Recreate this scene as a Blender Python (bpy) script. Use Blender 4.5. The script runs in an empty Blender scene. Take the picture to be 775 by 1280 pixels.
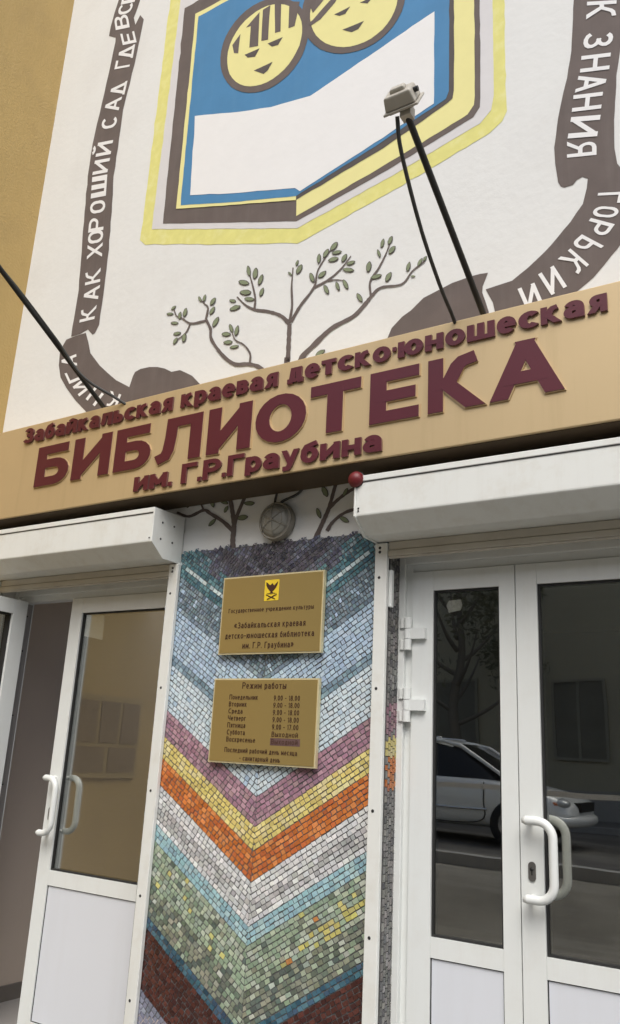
import bpy, bmesh, math, random
from mathutils import Vector, Matrix
random.seed(7)
SC = bpy.context.scene
COL = SC.collection
# ---------------------------------------------------------------- camera
YAW, PITCH, ROLL = -0.578904814678999, 0.2836971678915834, 0.05272102511039888
FPX = 1032.532            # focal length in pixels of the 775 x 1280 photograph
CAM = Vector((0.0, -3.0, 1.6))
_fw = Vector((math.sin(YAW)*math.cos(PITCH), math.cos(YAW)*math.cos(PITCH), math.sin(PITCH)))
_rt = Vector((math.cos(YAW), -math.sin(YAW), 0)); _up = _rt.cross(_fw)
RT = math.cos(ROLL)*_rt + math.sin(ROLL)*_up
UP = -math.sin(ROLL)*_rt + math.cos(ROLL)*_up
FW = _fw
cd = bpy.data.cameras.new('camera'); cam = bpy.data.objects.new('camera', cd); COL.objects.link(cam)
cam.matrix_world = Matrix(((RT.x, UP.x, -FW.x, CAM.x), (RT.y, UP.y, -FW.y, CAM.y), (RT.z, UP.z, -FW.z, CAM.z), (0, 0, 0, 1)))
cd.sensor_fit = 'VERTICAL'; cd.sensor_height = 36.0; cd.lens = 36.0*FPX/1280.0
cd.clip_start = 0.05; cd.clip_end = 2000
SC.camera = cam
# ---------------------------------------------------------------- sky, sun, exposure (overcast)
SUN_EL, SUN_AZ = math.radians(52), math.radians(152)     # azimuth from +Y clockwise: behind the viewer, to the right
wd = bpy.data.worlds.new("World"); SC.world = wd; wd.use_nodes = True
wn = wd.node_tree.nodes; wl = wd.node_tree.links
sky = wn.new('ShaderNodeTexSky'); sky.sky_type = 'NISHITA'; sky.sun_disc = False
sky.sun_elevation = SUN_EL; sky.sun_rotation = SUN_AZ; sky.dust_density = 4.0; sky.air_density = 1.0; sky.ozone_density = 1.0
hs = wn.new('ShaderNodeHueSaturation'); hs.inputs['Saturation'].default_value = 0.72
wl.new(sky.outputs[0], hs.inputs['Color']); wl.new(hs.outputs[0], wn['Background'].inputs[0])
wn['Background'].inputs[1].default_value = 0.12
ld = bpy.data.lights.new('sun', 'SUN'); ld.energy = 1.0; ld.angle = math.radians(40); ld.color = (0.985, 1.0, 0.975)
sun = bpy.data.objects.new('sun', ld); COL.objects.link(sun)
_d = Vector((math.sin(SUN_AZ)*math.cos(SUN_EL), math.cos(SUN_AZ)*math.cos(SUN_EL), math.sin(SUN_EL)))
sun.rotation_euler = _d.to_track_quat('Z', 'Y').to_euler(); sun.location = _d*50
SC.view_settings.view_transform = 'Standard'; SC.view_settings.look = 'None'
SC.view_settings.exposure = 0.72; SC.view_settings.gamma = 1
SC.view_settings.use_curve_mapping = False
SC.render.engine = 'CYCLES'
SC.cycles.max_bounces = 10; SC.cycles.transparent_max_bounces = 12

# ---------------------------------------------------------------- measuring helpers
def ray(px, py):
    return RT*((px-387.5)/FPX) - UP*((py-640.0)/FPX) + FW
def PY(px, py, Y=0.0):                       # point of the plane y = Y seen at a photo pixel
    d = ray(px, py); t = (Y-CAM.y)/d.y
    return CAM + d*t
def XAT(px, Y, Z):                           # x on the line (y=Y, z=Z) seen at photo column px
    k = (px-387.5)/FPX
    a = RT - FW*k
    return CAM.x - (a.y*(Y-CAM.y) + a.z*(Z-CAM.z))/a.x

# ---------------------------------------------------------------- materials
def srgb(r, g, b):
    f = lambda v: (v/255/12.92) if v/255 <= 0.04045 else ((v/255+0.055)/1.055)**2.4
    return (f(r), f(g), f(b), 1)
def mat(name, col, rough=0.6, metal=0.0, var=0.08, vscale=6.0, bump=0.0, bscale=40.0, spec=0.5, dirt=None, dscale=2.0, damt=0.5, coat=0.0, detail=5.0, streak=None, samt=0.3, sscale=(14, 14, 0.9)):
    m = bpy.data.materials.new(name); m.use_nodes = True
    n = m.node_tree.nodes; l = m.node_tree.links; p = n['Principled BSDF']
    p.inputs['Roughness'].default_value = rough; p.inputs['Metallic'].default_value = metal
    p.inputs['Specular IOR Level'].default_value = spec; p.inputs['Coat Weight'].default_value = coat
    tc = n.new('ShaderNodeTexCoord')
    nz = n.new('ShaderNodeTexNoise'); nz.inputs['Scale'].default_value = vscale; nz.inputs['Detail'].default_value = detail
    l.new(tc.outputs['Object'], nz.inputs['Vector'])
    mx = n.new('ShaderNodeMix'); mx.data_type = 'RGBA'
    c = Vector(col[:3])
    mx.inputs[6].default_value = (*(c*(1-var)), 1); mx.inputs[7].default_value = (*[min(1, v*(1+var)) for v in c], 1)
    l.new(nz.outputs[0], mx.inputs[0]); out = mx.outputs[2]
    if dirt:
        n2 = n.new('ShaderNodeTexNoise'); n2.inputs['Scale'].default_value = dscale; n2.inputs['Detail'].default_value = 8; n2.inputs['Roughness'].default_value = 0.65
        l.new(tc.outputs['Object'], n2.inputs['Vector'])
        rp = n.new('ShaderNodeValToRGB'); rp.color_ramp.elements[0].position = 0.5; rp.color_ramp.elements[1].position = 0.75
        l.new(n2.outputs[0], rp.inputs[0])
        ml = n.new('ShaderNodeMath'); ml.operation = 'MULTIPLY'; ml.inputs[1].default_value = damt; l.new(rp.outputs[0], ml.inputs[0])
        m2 = n.new('ShaderNodeMix'); m2.data_type = 'RGBA'; m2.inputs[7].default_value = dirt
        l.new(out, m2.inputs[6]); l.new(ml.outputs[0], m2.inputs[0]); out = m2.outputs[2]
    if streak:
        mp = n.new('ShaderNodeMapping'); mp.inputs['Scale'].default_value = sscale; l.new(tc.outputs['Object'], mp.inputs['Vector'])
        n4 = n.new('ShaderNodeTexNoise'); n4.inputs['Scale'].default_value = 1.0; n4.inputs['Detail'].default_value = 9; n4.inputs['Roughness'].default_value = 0.7
        l.new(mp.outputs[0], n4.inputs['Vector'])
        r4 = n.new('ShaderNodeValToRGB'); r4.color_ramp.elements[0].position = 0.50; r4.color_ramp.elements[1].position = 0.80; l.new(n4.outputs[0], r4.inputs[0])
        m4 = n.new('ShaderNodeMath'); m4.operation = 'MULTIPLY'; m4.inputs[1].default_value = samt; l.new(r4.outputs[0], m4.inputs[0])
        m5 = n.new('ShaderNodeMix'); m5.data_type = 'RGBA'; m5.inputs[7].default_value = streak
        l.new(out, m5.inputs[6]); l.new(m4.outputs[0], m5.inputs[0]); out = m5.outputs[2]
    l.new(out, p.inputs['Base Color'])
    if bump:
        n3 = n.new('ShaderNodeTexNoise'); n3.inputs['Scale'].default_value = bscale; n3.inputs['Detail'].default_value = 6
        l.new(tc.outputs['Object'], n3.inputs['Vector'])
        bp = n.new('ShaderNodeBump'); bp.inputs['Strength'].default_value = bump; bp.inputs['Distance'].default_value = 0.01
        l.new(n3.outputs[0], bp.inputs['Height']); l.new(bp.outputs[0], p.inputs['Normal'])
    return m
M = {}
M['plaster'] = mat('white_plaster', (0.735, 0.745, 0.735), 0.85, var=0.03, vscale=3, bump=0.15, bscale=26, dirt=(0.60, 0.59, 0.57, 1), dscale=1.6, damt=0.35, streak=(0.60, 0.59, 0.57, 1), samt=0.13)
M['ochre'] = mat('ochre_plaster', (0.45, 0.315, 0.120), 0.8, var=0.10, vscale=2.2, bump=0.3, bscale=60, dirt=(0.34, 0.24, 0.10, 1), dscale=3, damt=0.5, streak=(0.50, 0.36, 0.16, 1), samt=0.4)
M['brownpaint'] = mat('brown_paint', (0.125, 0.100, 0.092), 0.8, var=0.25, vscale=7, streak=(0.18, 0.155, 0.145, 1), samt=0.5, bump=0.12, bscale=18)
M['darkline'] = mat('dark_line_paint', (0.085, 0.072, 0.068), 0.8, var=0.15, vscale=12)
M['yellowpaint'] = mat('yellow_paint', (0.79, 0.74, 0.33), 0.8, var=0.05, vscale=10, bump=0.12, bscale=18)
M['limepaint'] = mat('pale_lime_paint', (0.72, 0.69, 0.24), 0.85, var=0.12, vscale=18, bump=0.12, bscale=18, dirt=(0.76, 0.75, 0.45, 1), dscale=9, damt=0.6)
M['bluepaint'] = mat('blue_paint', (0.060, 0.22, 0.43), 0.75, var=0.16, vscale=4, streak=(0.10, 0.27, 0.46, 1), samt=0.4, bump=0.12, bscale=18)
M['whitepaint'] = mat('white_paint', (0.80, 0.80, 0.80), 0.8, var=0.03, vscale=8, bump=0.12, bscale=18)
M['greywhite'] = mat('greyish_white_paint', (0.66, 0.65, 0.66), 0.8, var=0.06, vscale=10, bump=0.12, bscale=18)
M['leafpaint'] = mat('leaf_green_paint', (0.21, 0.245, 0.15), 0.8, var=0.25, vscale=30)
M['signpanel'] = mat('satin_gold_panel', (0.60, 0.455, 0.255), 0.40, metal=0.30, var=0.05, vscale=1.2, dirt=(0.66, 0.50, 0.28, 1), dscale=5, damt=0.35, streak=(0.40, 0.29, 0.14, 1), samt=0.30)
M['signshade'] = mat('underside_shade_brown', (0.075, 0.050, 0.026), 0.7, var=0.15)  # gold underside in shade, the darkness put into the colour
M['letter'] = mat('burgundy_acrylic', (0.098, 0.014, 0.022), 0.33, var=0.10, vscale=5)
M['letteredge'] = mat('letter_edge', (0.16, 0.07, 0.07), 0.4, var=0.1)
M['letterrim'] = mat('letter_rim_gold', (0.62, 0.46, 0.26), 0.4, metal=0.3)
M['pvc'] = mat('white_pvc', (0.765, 0.79, 0.775), 0.32, var=0.02, vscale=2, dirt=(0.64, 0.62, 0.57, 1), dscale=9, damt=0.22, coat=0.1, streak=(0.50, 0.47, 0.41, 1), samt=0.15)
M['pvcpanel'] = mat('white_infill_panel', (0.70, 0.725, 0.775), 0.34, var=0.03, vscale=2, streak=(0.55, 0.54, 0.53, 1), samt=0.14)
M['alu'] = mat('white_coated_aluminium', (0.77, 0.785, 0.755), 0.4, var=0.03, vscale=3, dirt=(0.60, 0.56, 0.48, 1), dscale=11, damt=0.35, streak=(0.48, 0.44, 0.36, 1), samt=0.20)
M['slat'] = mat('dusty_shutter_slat', (0.52, 0.49, 0.42), 0.5, var=0.08, vscale=8, dirt=(0.42, 0.38, 0.31, 1), dscale=6, damt=0.5)
M['gasket'] = mat('black_rubber', (0.018, 0.018, 0.018), 0.6)
M['screw'] = mat('dark_screw', (0.02, 0.02, 0.02), 0.5)
M['strip'] = mat('grey_metal_strip', (0.33, 0.32, 0.31), 0.4, metal=0.5, var=0.06)
M['lockplate'] = mat('grey_lock_plate', (0.22, 0.21, 0.20), 0.35, metal=0.7)
M['plate'] = mat('brushed_gold_plate', (0.47, 0.35, 0.135), 0.36, metal=0.6, var=0.05, vscale=2)
M['plateedge'] = mat('pale_gold_bevel', (0.72, 0.64, 0.40), 0.35, metal=0.3)
M['platetext'] = mat('dark_brown_engraving', (0.060, 0.024, 0.012), 0.5)
M['crestyellow'] = mat('crest_yellow', (0.85, 0.62, 0.04), 0.45)
M['sticker'] = mat('violet_sticker', (0.13, 0.075, 0.070), 0.55, var=0.15, vscale=60)
M['grout2'] = mat('pale_grout', (0.55, 0.48, 0.45), 0.9, var=0.25, vscale=9)
M['grout'] = mat('dark_grout', (0.12, 0.12, 0.12), 0.9, var=0.35, vscale=9, bump=0.5, bscale=120)
M['blackmetal'] = mat('black_painted_steel', (0.012, 0.012, 0.012), 0.45, var=0.2)
M['cable'] = mat('dark_grey_cable', (0.045, 0.045, 0.043), 0.55)
M['lampgrey'] = mat('weathered_grey_lamp_housing', (0.46, 0.43, 0.37), 0.45, var=0.08, vscale=20, dirt=(0.35, 0.31, 0.25, 1), dscale=14, damt=0.5)
M['bulkglass'] = mat('dusty_lamp_glass', (0.27, 0.265, 0.235), 0.30, var=0.25, vscale=25)
M['bulkmetal'] = mat('bulkhead_metal', (0.30, 0.285, 0.25), 0.5, metal=0.4, var=0.2, vscale=30)
M['red'] = mat('dark_red_plastic', (0.15, 0.012, 0.016), 0.45, var=0.15, vscale=30)
M['paper'] = mat('white_paper', (0.72, 0.72, 0.70), 0.8)
M['inwall'] = mat('mauve_beige_wall', (0.69, 0.59, 0.50), 0.75, var=0.05, vscale=2)
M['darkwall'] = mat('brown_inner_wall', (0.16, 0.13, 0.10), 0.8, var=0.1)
M['ceil'] = mat('dim_ceiling', (0.5, 0.47, 0.42), 0.9)
M['tilefloor'] = mat('grey_tile_floor', (0.45, 0.43, 0.41), 0.4, var=0.08)
M['baseb'] = mat('grey_baseboard', (0.20, 0.18, 0.16), 0.5)
M['asphalt'] = mat('asphalt', (0.085, 0.08, 0.073), 0.9, var=0.3, vscale=3, bump=0.4, bscale=90, dirt=(0.20, 0.185, 0.16, 1), dscale=0.7, damt=0.8, streak=(0.32, 0.30, 0.26, 1), samt=0.9, sscale=(.2, 1.8, 1))
M['paving'] = mat('paving', (0.15, 0.145, 0.135), 0.9, var=0.15, vscale=4, bump=0.4, bscale=60, dirt=(0.13, 0.12, 0.1, 1), dscale=0.8, damt=0.6)
M['kerb'] = mat('kerb_stone', (0.32, 0.31, 0.29), 0.9, var=0.1)
M['soil'] = mat('dusty_ground', (0.19, 0.175, 0.145), 0.95, var=0.35, vscale=1.2, dirt=(0.07, 0.064, 0.055, 1), dscale=0.9, damt=0.8, streak=(0.34, 0.32, 0.28, 1), samt=0.9, sscale=(.25, 2.2, 1))
M['oppwall'] = mat('beige_facade', (0.38, 0.345, 0.25), 0.85, var=0.10, vscale=0.6, dirt=(0.27, 0.24, 0.17, 1), dscale=0.4, damt=0.5)
M['oppframe'] = mat('pale_window_frame', (0.27, 0.25, 0.19), 0.6)
M['oppglass'] = mat('dark_window_glass', (0.14, 0.13, 0.10), 0.3, var=.4, vscale=2)
M['carpaint'] = mat('silver_car_paint', (0.80, 0.80, 0.77), 0.3, metal=0.1, var=0.02, coat=0.6)
M['carglass'] = mat('dark_car_glass', (0.012, 0.013, 0.014), 0.06)
M['tyre'] = mat('tyre_rubber', (0.02, 0.02, 0.02), 0.85)
M['rim'] = mat('alloy_rim', (0.45, 0.45, 0.46), 0.35, metal=0.8)
M['chrome'] = mat('bright_trim', (0.75, 0.75, 0.75), 0.15, metal=0.9)
M['lens'] = mat('headlight_lens', (0.55, 0.56, 0.55), 0.15, metal=0.3)
M['orangelens'] = mat('amber_lens', (0.55, 0.14, 0.03), 0.2)
M['tape'] = mat('white_barrier_tape', (0.8, 0.78, 0.75), 0.5, var=0.1, vscale=30)
M['tapered'] = mat('red_barrier_stripe', (0.5, 0.03, 0.03), 0.5)
M['post'] = mat('rusty_post', (0.10, 0.07, 0.05), 0.8)
M['bark'] = mat('bark', (0.17, 0.15, 0.12), 0.95, var=0.3, vscale=20, bump=0.6, bscale=30)
M['leaf'] = mat('tree_leaf', (0.20, 0.20, 0.13), 0.7, var=0.4, vscale=3)
M['pic'] = mat('framed_sheet', (0.25, 0.18, 0.095), 0.4, var=0.2, vscale=12)
M['board'] = mat('brown_board', (0.37, 0.27, 0.115), 0.6)

def glass_mat(name, tint, ior):
    m = bpy.data.materials.new(name); m.use_nodes = True
    n = m.node_tree.nodes; l = m.node_tree.links
    n.remove(n['Principled BSDF'])
    tr = n.new('ShaderNodeBsdfTransparent'); tr.inputs[0].default_value = tint
    gl = n.new('ShaderNodeBsdfGlossy'); gl.inputs['Roughness'].default_value = 0.0; gl.inputs[0].default_value = (0.93, 0.95, 0.94, 1)
    ge = n.new('ShaderNodeNewGeometry'); dt = n.new('ShaderNodeVectorMath'); dt.operation = 'DOT_PRODUCT'
    l.new(ge.outputs['Normal'], dt.inputs[0]); l.new(ge.outputs['Incoming'], dt.inputs[1])
    def mth(op, a, b=None):
        q = n.new('ShaderNodeMath'); q.operation = op
        for i, v in enumerate((a, b)):
            if v is None: continue
            if isinstance(v, (int, float)): q.inputs[i].default_value = v
            else: l.new(v, q.inputs[i])
        return q.outputs[0]
    sch = mth('POWER', mth('SUBTRACT', 1.0, mth('ABSOLUTE', dt.outputs['Value'])), 5.0)      # coated double glazing
    fac = mth('ADD', mth('MULTIPLY', sch, 1-ior), ior)
    mx = n.new('ShaderNodeMixShader')
    l.new(fac, mx.inputs[0]); l.new(tr.outputs[0], mx.inputs[1]); l.new(gl.outputs[0], mx.inputs[2])
    tc = n.new('ShaderNodeTexCoord'); nz = n.new('ShaderNodeTexNoise'); nz.inputs['Scale'].default_value = 2.5; nz.inputs['Detail'].default_value = 1
    bp = n.new('ShaderNodeBump'); bp.inputs['Strength'].default_value = 0.06; bp.inputs['Distance'].default_value = 0.01
    l.new(tc.outputs['Object'], nz.inputs['Vector']); l.new(nz.outputs[0], bp.inputs['Height']); l.new(bp.outputs[0], gl.inputs['Normal'])
    l.new(mx.outputs[0], n['Material Output'].inputs['Surface'])
    return m
M['glass'] = glass_mat('door_glass', (0.88, 0.88, 0.855, 1), 0.21)

def tile_mat():
    m = bpy.data.materials.new('mosaic_tile'); m.use_nodes = True
    n = m.node_tree.nodes; l = m.node_tree.links; p = n['Principled BSDF']
    at = n.new('ShaderNodeAttribute'); at.attribute_name = 'tile_color'
    tc = n.new('ShaderNodeTexCoord'); nz = n.new('ShaderNodeTexNoise'); nz.inputs['Scale'].default_value = 70; nz.inputs['Detail'].default_value = 4
    l.new(tc.outputs['Object'], nz.inputs['Vector'])
    mr = n.new('ShaderNodeMapRange'); mr.inputs[3].default_value = 0.86; mr.inputs[4].default_value = 1.14
    l.new(nz.outputs[0], mr.inputs[0])
    vm = n.new('ShaderNodeMix'); vm.data_type = 'RGBA'; vm.blend_type = 'MULTIPLY'; vm.inputs[0].default_value = 1
    l.new(at.outputs['Color'], vm.inputs[6]); l.new(mr.outputs[0], vm.inputs[7])
    l.new(vm.outputs[2], p.inputs['Base Color'])
    n9 = n.new('ShaderNodeTexNoise'); n9.inputs['Scale'].default_value = 38; n9.inputs['Detail'].default_value = 1; l.new(tc.outputs['Object'], n9.inputs['Vector'])
    m9 = n.new('ShaderNodeMapRange'); m9.inputs[1].default_value = .35; m9.inputs[2].default_value = .65; m9.inputs[3].default_value = 0.08; m9.inputs[4].default_value = 0.42
    l.new(n9.outputs[0], m9.inputs[0]); l.new(m9.outputs[0], p.inputs['Roughness'])
    return m
M['tile'] = tile_mat()

# ---------------------------------------------------------------- mesh helpers
def new_obj(name, bm, m=None, parent=None, bevel=0.0, seg=2, smooth=False):
    me = bpy.data.meshes.new(name)
    if bevel:
        es = [e for e in bm.edges if len(e.link_faces) == 2 and e.calc_face_angle(0) > 0.6]
        bmesh.ops.bevel(bm, geom=es, offset=bevel, segments=seg, profile=0.5, affect='EDGES', clamp_overlap=True)
    bm.normal_update(); bm.to_mesh(me); bm.free()
    o = bpy.data.objects.new(name, me); COL.objects.link(o)
    if m is not None:
        for q in (m if isinstance(m, (list, tuple)) else [m]): me.materials.append(q)
    if smooth:
        for p in me.polygons: p.use_smooth = True
    if parent: o.parent = parent
    return o
def empty(name, loc=(0, 0, 0), label=None, cat=None, group=None):
    o = bpy.data.objects.new(name, None); COL.objects.link(o); o.location = loc; o.empty_display_size = 0.1
    if label: o['label'] = label
    if cat: o['category'] = cat
    if group: o['group'] = group
    return o
def tag(o, label=None, cat=None, group=None, kind=None):
    for k, v in (('label', label), ('category', cat), ('group', group), ('kind', kind)):
        if v: o[k] = v
    return o
def box(bm, x0, x1, y0, y1, z0, z1, mi=0):
    v = [bm.verts.new(p) for p in ((x0, y0, z0), (x1, y0, z0), (x1, y1, z0), (x0, y1, z0), (x0, y0, z1), (x1, y0, z1), (x1, y1, z1), (x0, y1, z1))]
    for f in ((0, 3, 2, 1), (4, 5, 6, 7), (0, 1, 5, 4), (1, 2, 6, 5), (2, 3, 7, 6), (3, 0, 4, 7)):
        bm.faces.new([v[i] for i in f]).material_index = mi
    return v
def boxo(name, b, m, parent=None, bevel=0.0, off=(0, 0, 0)):
    bm = bmesh.new(); box(bm, b[0]-off[0], b[1]-off[0], b[2]-off[1], b[3]-off[1], b[4]-off[2], b[5]-off[2])
    return new_obj(name, bm, m, parent, bevel)
def tube(bm, pts, r, seg=10, closed=False, taper=None, mi=0, cap=True):
    pts = [Vector(p) for p in pts]; n = len(pts); rings = []
    up = None
    for i, p in enumerate(pts):
        if closed: t = pts[(i+1) % n] - pts[i-1]
        else: t = (pts[min(i+1, n-1)] - pts[max(i-1, 0)])
        t.normalize()
        if up is None:
            up = Vector((0, 0, 1)) if abs(t.z) < 0.9 else Vector((1, 0, 0))
        a = t.cross(up).normalized(); b = a.cross(t).normalized(); up = b
        rr = r if taper is None else r*(1+(taper-1)*i/max(1, n-1))
        rings.append([bm.verts.new(p + (a*math.cos(2*math.pi*k/seg) + b*math.sin(2*math.pi*k/seg))*rr) for k in range(seg)])
    for i in range(n if closed else n-1):
        A, B = rings[i], rings[(i+1) % n]
        for k in range(seg):
            f = bm.faces.new((A[k], A[(k+1) % seg], B[(k+1) % seg], B[k])); f.smooth = True; f.material_index = mi
    if cap and not closed:
        bm.faces.new([bm.verts.new(v.co) for v in rings[0][::-1]]).material_index = mi; bm.faces.new([bm.verts.new(v.co) for v in rings[-1]]).material_index = mi
def lathe(bm, prof, center, axis, seg=24, mi=0):
    axis = Vector(axis).normalized(); c = Vector(center)
    h = Vector((0, 0, 1)) if abs(axis.z) < 0.9 else Vector((1, 0, 0))
    a = axis.cross(h).normalized(); b = axis.cross(a).normalized()
    rings = []
    for r, t in prof:
        if r < 1e-6: rings.append([bm.verts.new(c+axis*t)])
        else: rings.append([bm.verts.new(c+axis*t+(a*math.cos(2*math.pi*k/seg)+b*math.sin(2*math.pi*k/seg))*r) for k in range(seg)])
    for A, B in zip(rings, rings[1:]):
        for k in range(seg):
            if len(A) == 1 and len(B) == 1: continue
            if len(A) == 1: f = bm.faces.new((A[0], B[(k+1) % seg], B[k]))
            elif len(B) == 1: f = bm.faces.new((A[k], A[(k+1) % seg], B[0]))
            else: f = bm.faces.new((A[k], A[(k+1) % seg], B[(k+1) % seg], B[k]))
            f.smooth = True; f.material_index = mi
    bmesh.ops.recalc_face_normals(bm, faces=bm.faces)
def bez(p0, p1, p2, n=10):
    p0, p1, p2 = map(Vector, (p0, p1, p2))
    return [p0*(1-t)**2 + p1*2*t*(1-t) + p2*t*t for t in [i/n for i in range(n+1)]]
def smooth_path(pts, n=6, closed=False):
    out = []; N = len(pts); P = [Vector(p) for p in pts]
    rng = range(N if closed else N-1)
    for i in rng:
        p1, p2 = P[i], P[(i+1) % N]
        p0 = P[i-1] if (closed or i > 0) else p1*2-p2
        p3 = P[(i+2) % N] if (closed or i+2 < N) else p2*2-p1
        for k in range(n):
            t = k/n
            out.append(0.5*((2*p1)+(p2-p0)*t+(2*p0-5*p1+4*p2-p3)*t*t+(3*p1-p0-3*p2+p3)*t**3))
    if not closed: out.append(P[-1])
    return out

# ---------------------------------------------------------------- own stroke alphabet
def arc(cx, cy, rx, ry, a0, a1, n=9):
    return [(cx+rx*math.cos(math.radians(a0+(a1-a0)*i/n)), cy+ry*math.sin(math.radians(a0+(a1-a0)*i/n))) for i in range(n+1)]
EL = lambda cx, cy, rx, ry: arc(cx, cy, rx, ry, 0, 360, 22)[:-1]
G = {
 'А': (1.0, [[(0, 0), (.46, 1)], [(.54, 1), (1, 0)], [(.2, .30), (.8, .30)]]),
 'Б': (.86, [[(.92, 1), (0, 1), (0, 0), (.55, 0)]+arc(.6, .28, .4, .28, -90, 90)+[(0.04, .56)]]),
 'В': (.82, [[(0, 0), (0, 1), (.5, 1)]+arc(.52, .77, .38, .23, 90, -90)+[(.04, .54)], [(.5, .54)]+arc(.55, .27, .45, .27, 90, -90)+[(0.02, 0)]]),
 'Г': (.72, [[(0, 0), (0, 1), (1, 1)]]),
 'Д': (1.0, [[(0, -.22), (0, 0), (1, 0), (1, -.22)], [(.16, 0), (.3, 1), (.84, 1), (.84, 0)]]),
 'Δ': (1.0, [[(-.05, .0), (1.05, 0)], [(.06, 0), (.47, 1)], [(.53, 1), (.94, 0)]]),
 'Е': (.78, [[(1, 1), (0, 1), (0, 0), (1, 0)], [(.02, .5), (.9, .5)]]),
 'Ж': (1.35, [[(.5, 0), (.5, 1)], [(0, 1), (.36, .5)], [(.64, .5), (1, 1)], [(0, 0), (.36, .5)], [(.64, .5), (1, 0)], [(.36, .5), (.64, .5)]]),
 'З': (.78, [arc(.45, .76, .45, .24, 155, -90), arc(.45, .26, .55, .26, 90, -155)]),
 'И': (1.0, [[(0, 0), (0, 1)], [(.04, .06), (.96, .94)], [(1, 0), (1, 1)]]),
 'Й': (1.0, [[(0, 0), (0, 1)], [(.04, .06), (.96, .94)], [(1, 0), (1, 1)], arc(.5, 1.42, .27, .16, 200, 340)]),
 'К': (.92, [[(0, 0), (0, 1)], [(.05, .5), (.40, .52), (.52, .68), (.66, .88), (.8, .97), (1, 1)], [(.34, .5), (1, 0)]]),
 'Л': (1.0, [[(0, .02), (.12, .06), (.2, .22), (.25, .6), (.27, 1), (1, 1), (1, 0)]]),
 'М': (1.15, [[(0, 0), (0, 1)], [(.03, .97), (.5, .22)], [(.5, .22), (.97, .97)], [(1, 0), (1, 1)]]),
 'Н': (.95, [[(0, 0), (0, 1)], [(1, 0), (1, 1)], [(.02, .5), (.98, .5)]]),
 'О': (1.0, ['c', EL(.5, .5, .5, .5)]),
 'П': (.95, [[(0, 0), (0, 1), (1, 1), (1, 0)]]),
 'Р': (.82, [[(0, 0), (0, 1), (.5, 1)]+arc(.55, .72, .45, .28, 90, -90)+[(.03, .44)]]),
 'С': (.92, [arc(.5, .5, .5, .5, 48, 312, 16)]),
 'Т': (.88, [[(0, 1), (1, 1)], [(.5, 0), (.5, .97)]]),
 'У': (.9, [[(0, 1), (.5, .35)], [(1, 1), (.42, .1), (.25, 0), (.08, 0)]]),
 'Х': (.95, [[(0, 0), (1, 1)], [(0, 1), (1, 0)]]),
 'Ц': (1.0, [[(0, 1), (0, 0), (.88, 0), (.88, 1)], [(.86, 0), (1.05, 0), (1.05, -.25)]]),
 'Ч': (.85, [[(0, 1), (0, .6), (.1, .45), (.3, .4), (.97, .44)], [(1, 0), (1, 1)]]),
 'Ш': (1.35, [[(0, 1), (0, 0), (1, 0), (1, 1)], [(.5, .02), (.5, 1)]]),
 'Ы': (1.2, [[(0, 1), (0, 0), (.4, 0)]+arc(.42, .28, .3, .28, -90, 90)+[(.03, .56)], [(1, 0), (1, 1)]]),
 'Ь': (.82, [[(0, 1), (0, 0), (.5, 0)]+arc(.55, .29, .45, .29, -90, 90)+[(.03, .58)]]),
 'Ю': (1.35, [[(0, 0), (0, 1)], [(.02, .5), (.36, .5)], 'c', EL(.68, .5, .32, .5)]),
 'Я': (.86, [[(1, 0), (1, 1), (.5, 1)]+arc(.45, .72, .45, .28, 90, 270)+[(.97, .44)], [(0, 0), (.5, .44)]]),
 'а': (.9, [[(.06, .8)]+arc(.48, .66, .44, .34, 130, 0)+[(.94, 0)], [(.9, .56), (.45, .56)]+arc(.36, .28, .36, .28, 90, 270)+[(.6, .02), (.9, .2)]]),
 'б': (.92, ['c', EL(.5, .48, .5, .48), [(.02, .5), (.06, .9), (.25, 1.2), (.9, 1.38)]]),
 'е': (.92, [[(.03, .52), (.97, .52)], arc(.5, .5, .5, .5, 2, 312, 18)]),
 'р': (.92, [[(0, -.4), (0, 1)], 'c', EL(.5, .5, .5, .5)]),
 'у': (.95, [[(0, 1), (.52, .08)], [(1, 1), (.48, -.15), (.3, -.38), (.05, -.38)]]),
 '0': (.72, ['c', EL(.5, .5, .5, .5)]),
 '1': (.45, [[(0, .78), (.8, 1), (.8, 0)]]),
 '7': (.7, [[(0, 1), (1, 1), (.35, 0)]]),
 '8': (.72, ['c', EL(.5, .75, .44, .25), 'c', EL(.5, .25, .5, .25)]),
 '9': (.72, ['c', EL(.5, .68, .5, .32), [(1, .68), (.9, .3), (.3, 0)]]),
 '-': (.5, [[(0, .42), (1, .42)]]), '.': (.2, [[(0.1, .0), (.9, .0)]]), '·': (.2, [[(0.1, .5), (.9, .5)]]),
 '«': (.8, [[(.45, .8), (0, .45), (.45, .1)], [(1, .8), (.55, .45), (1, .1)]]), '»': (.8, [[(0, .8), (.45, .45), (0, .1)], [(.55, .8), (1, .45), (.55, .1)]]),
 ',': (.2, [[(.6, .1), (.2, -.2)]]),
}
def glyph(ch):
    if ch in G: return G[ch], False
    return G[ch.upper()], True
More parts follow.
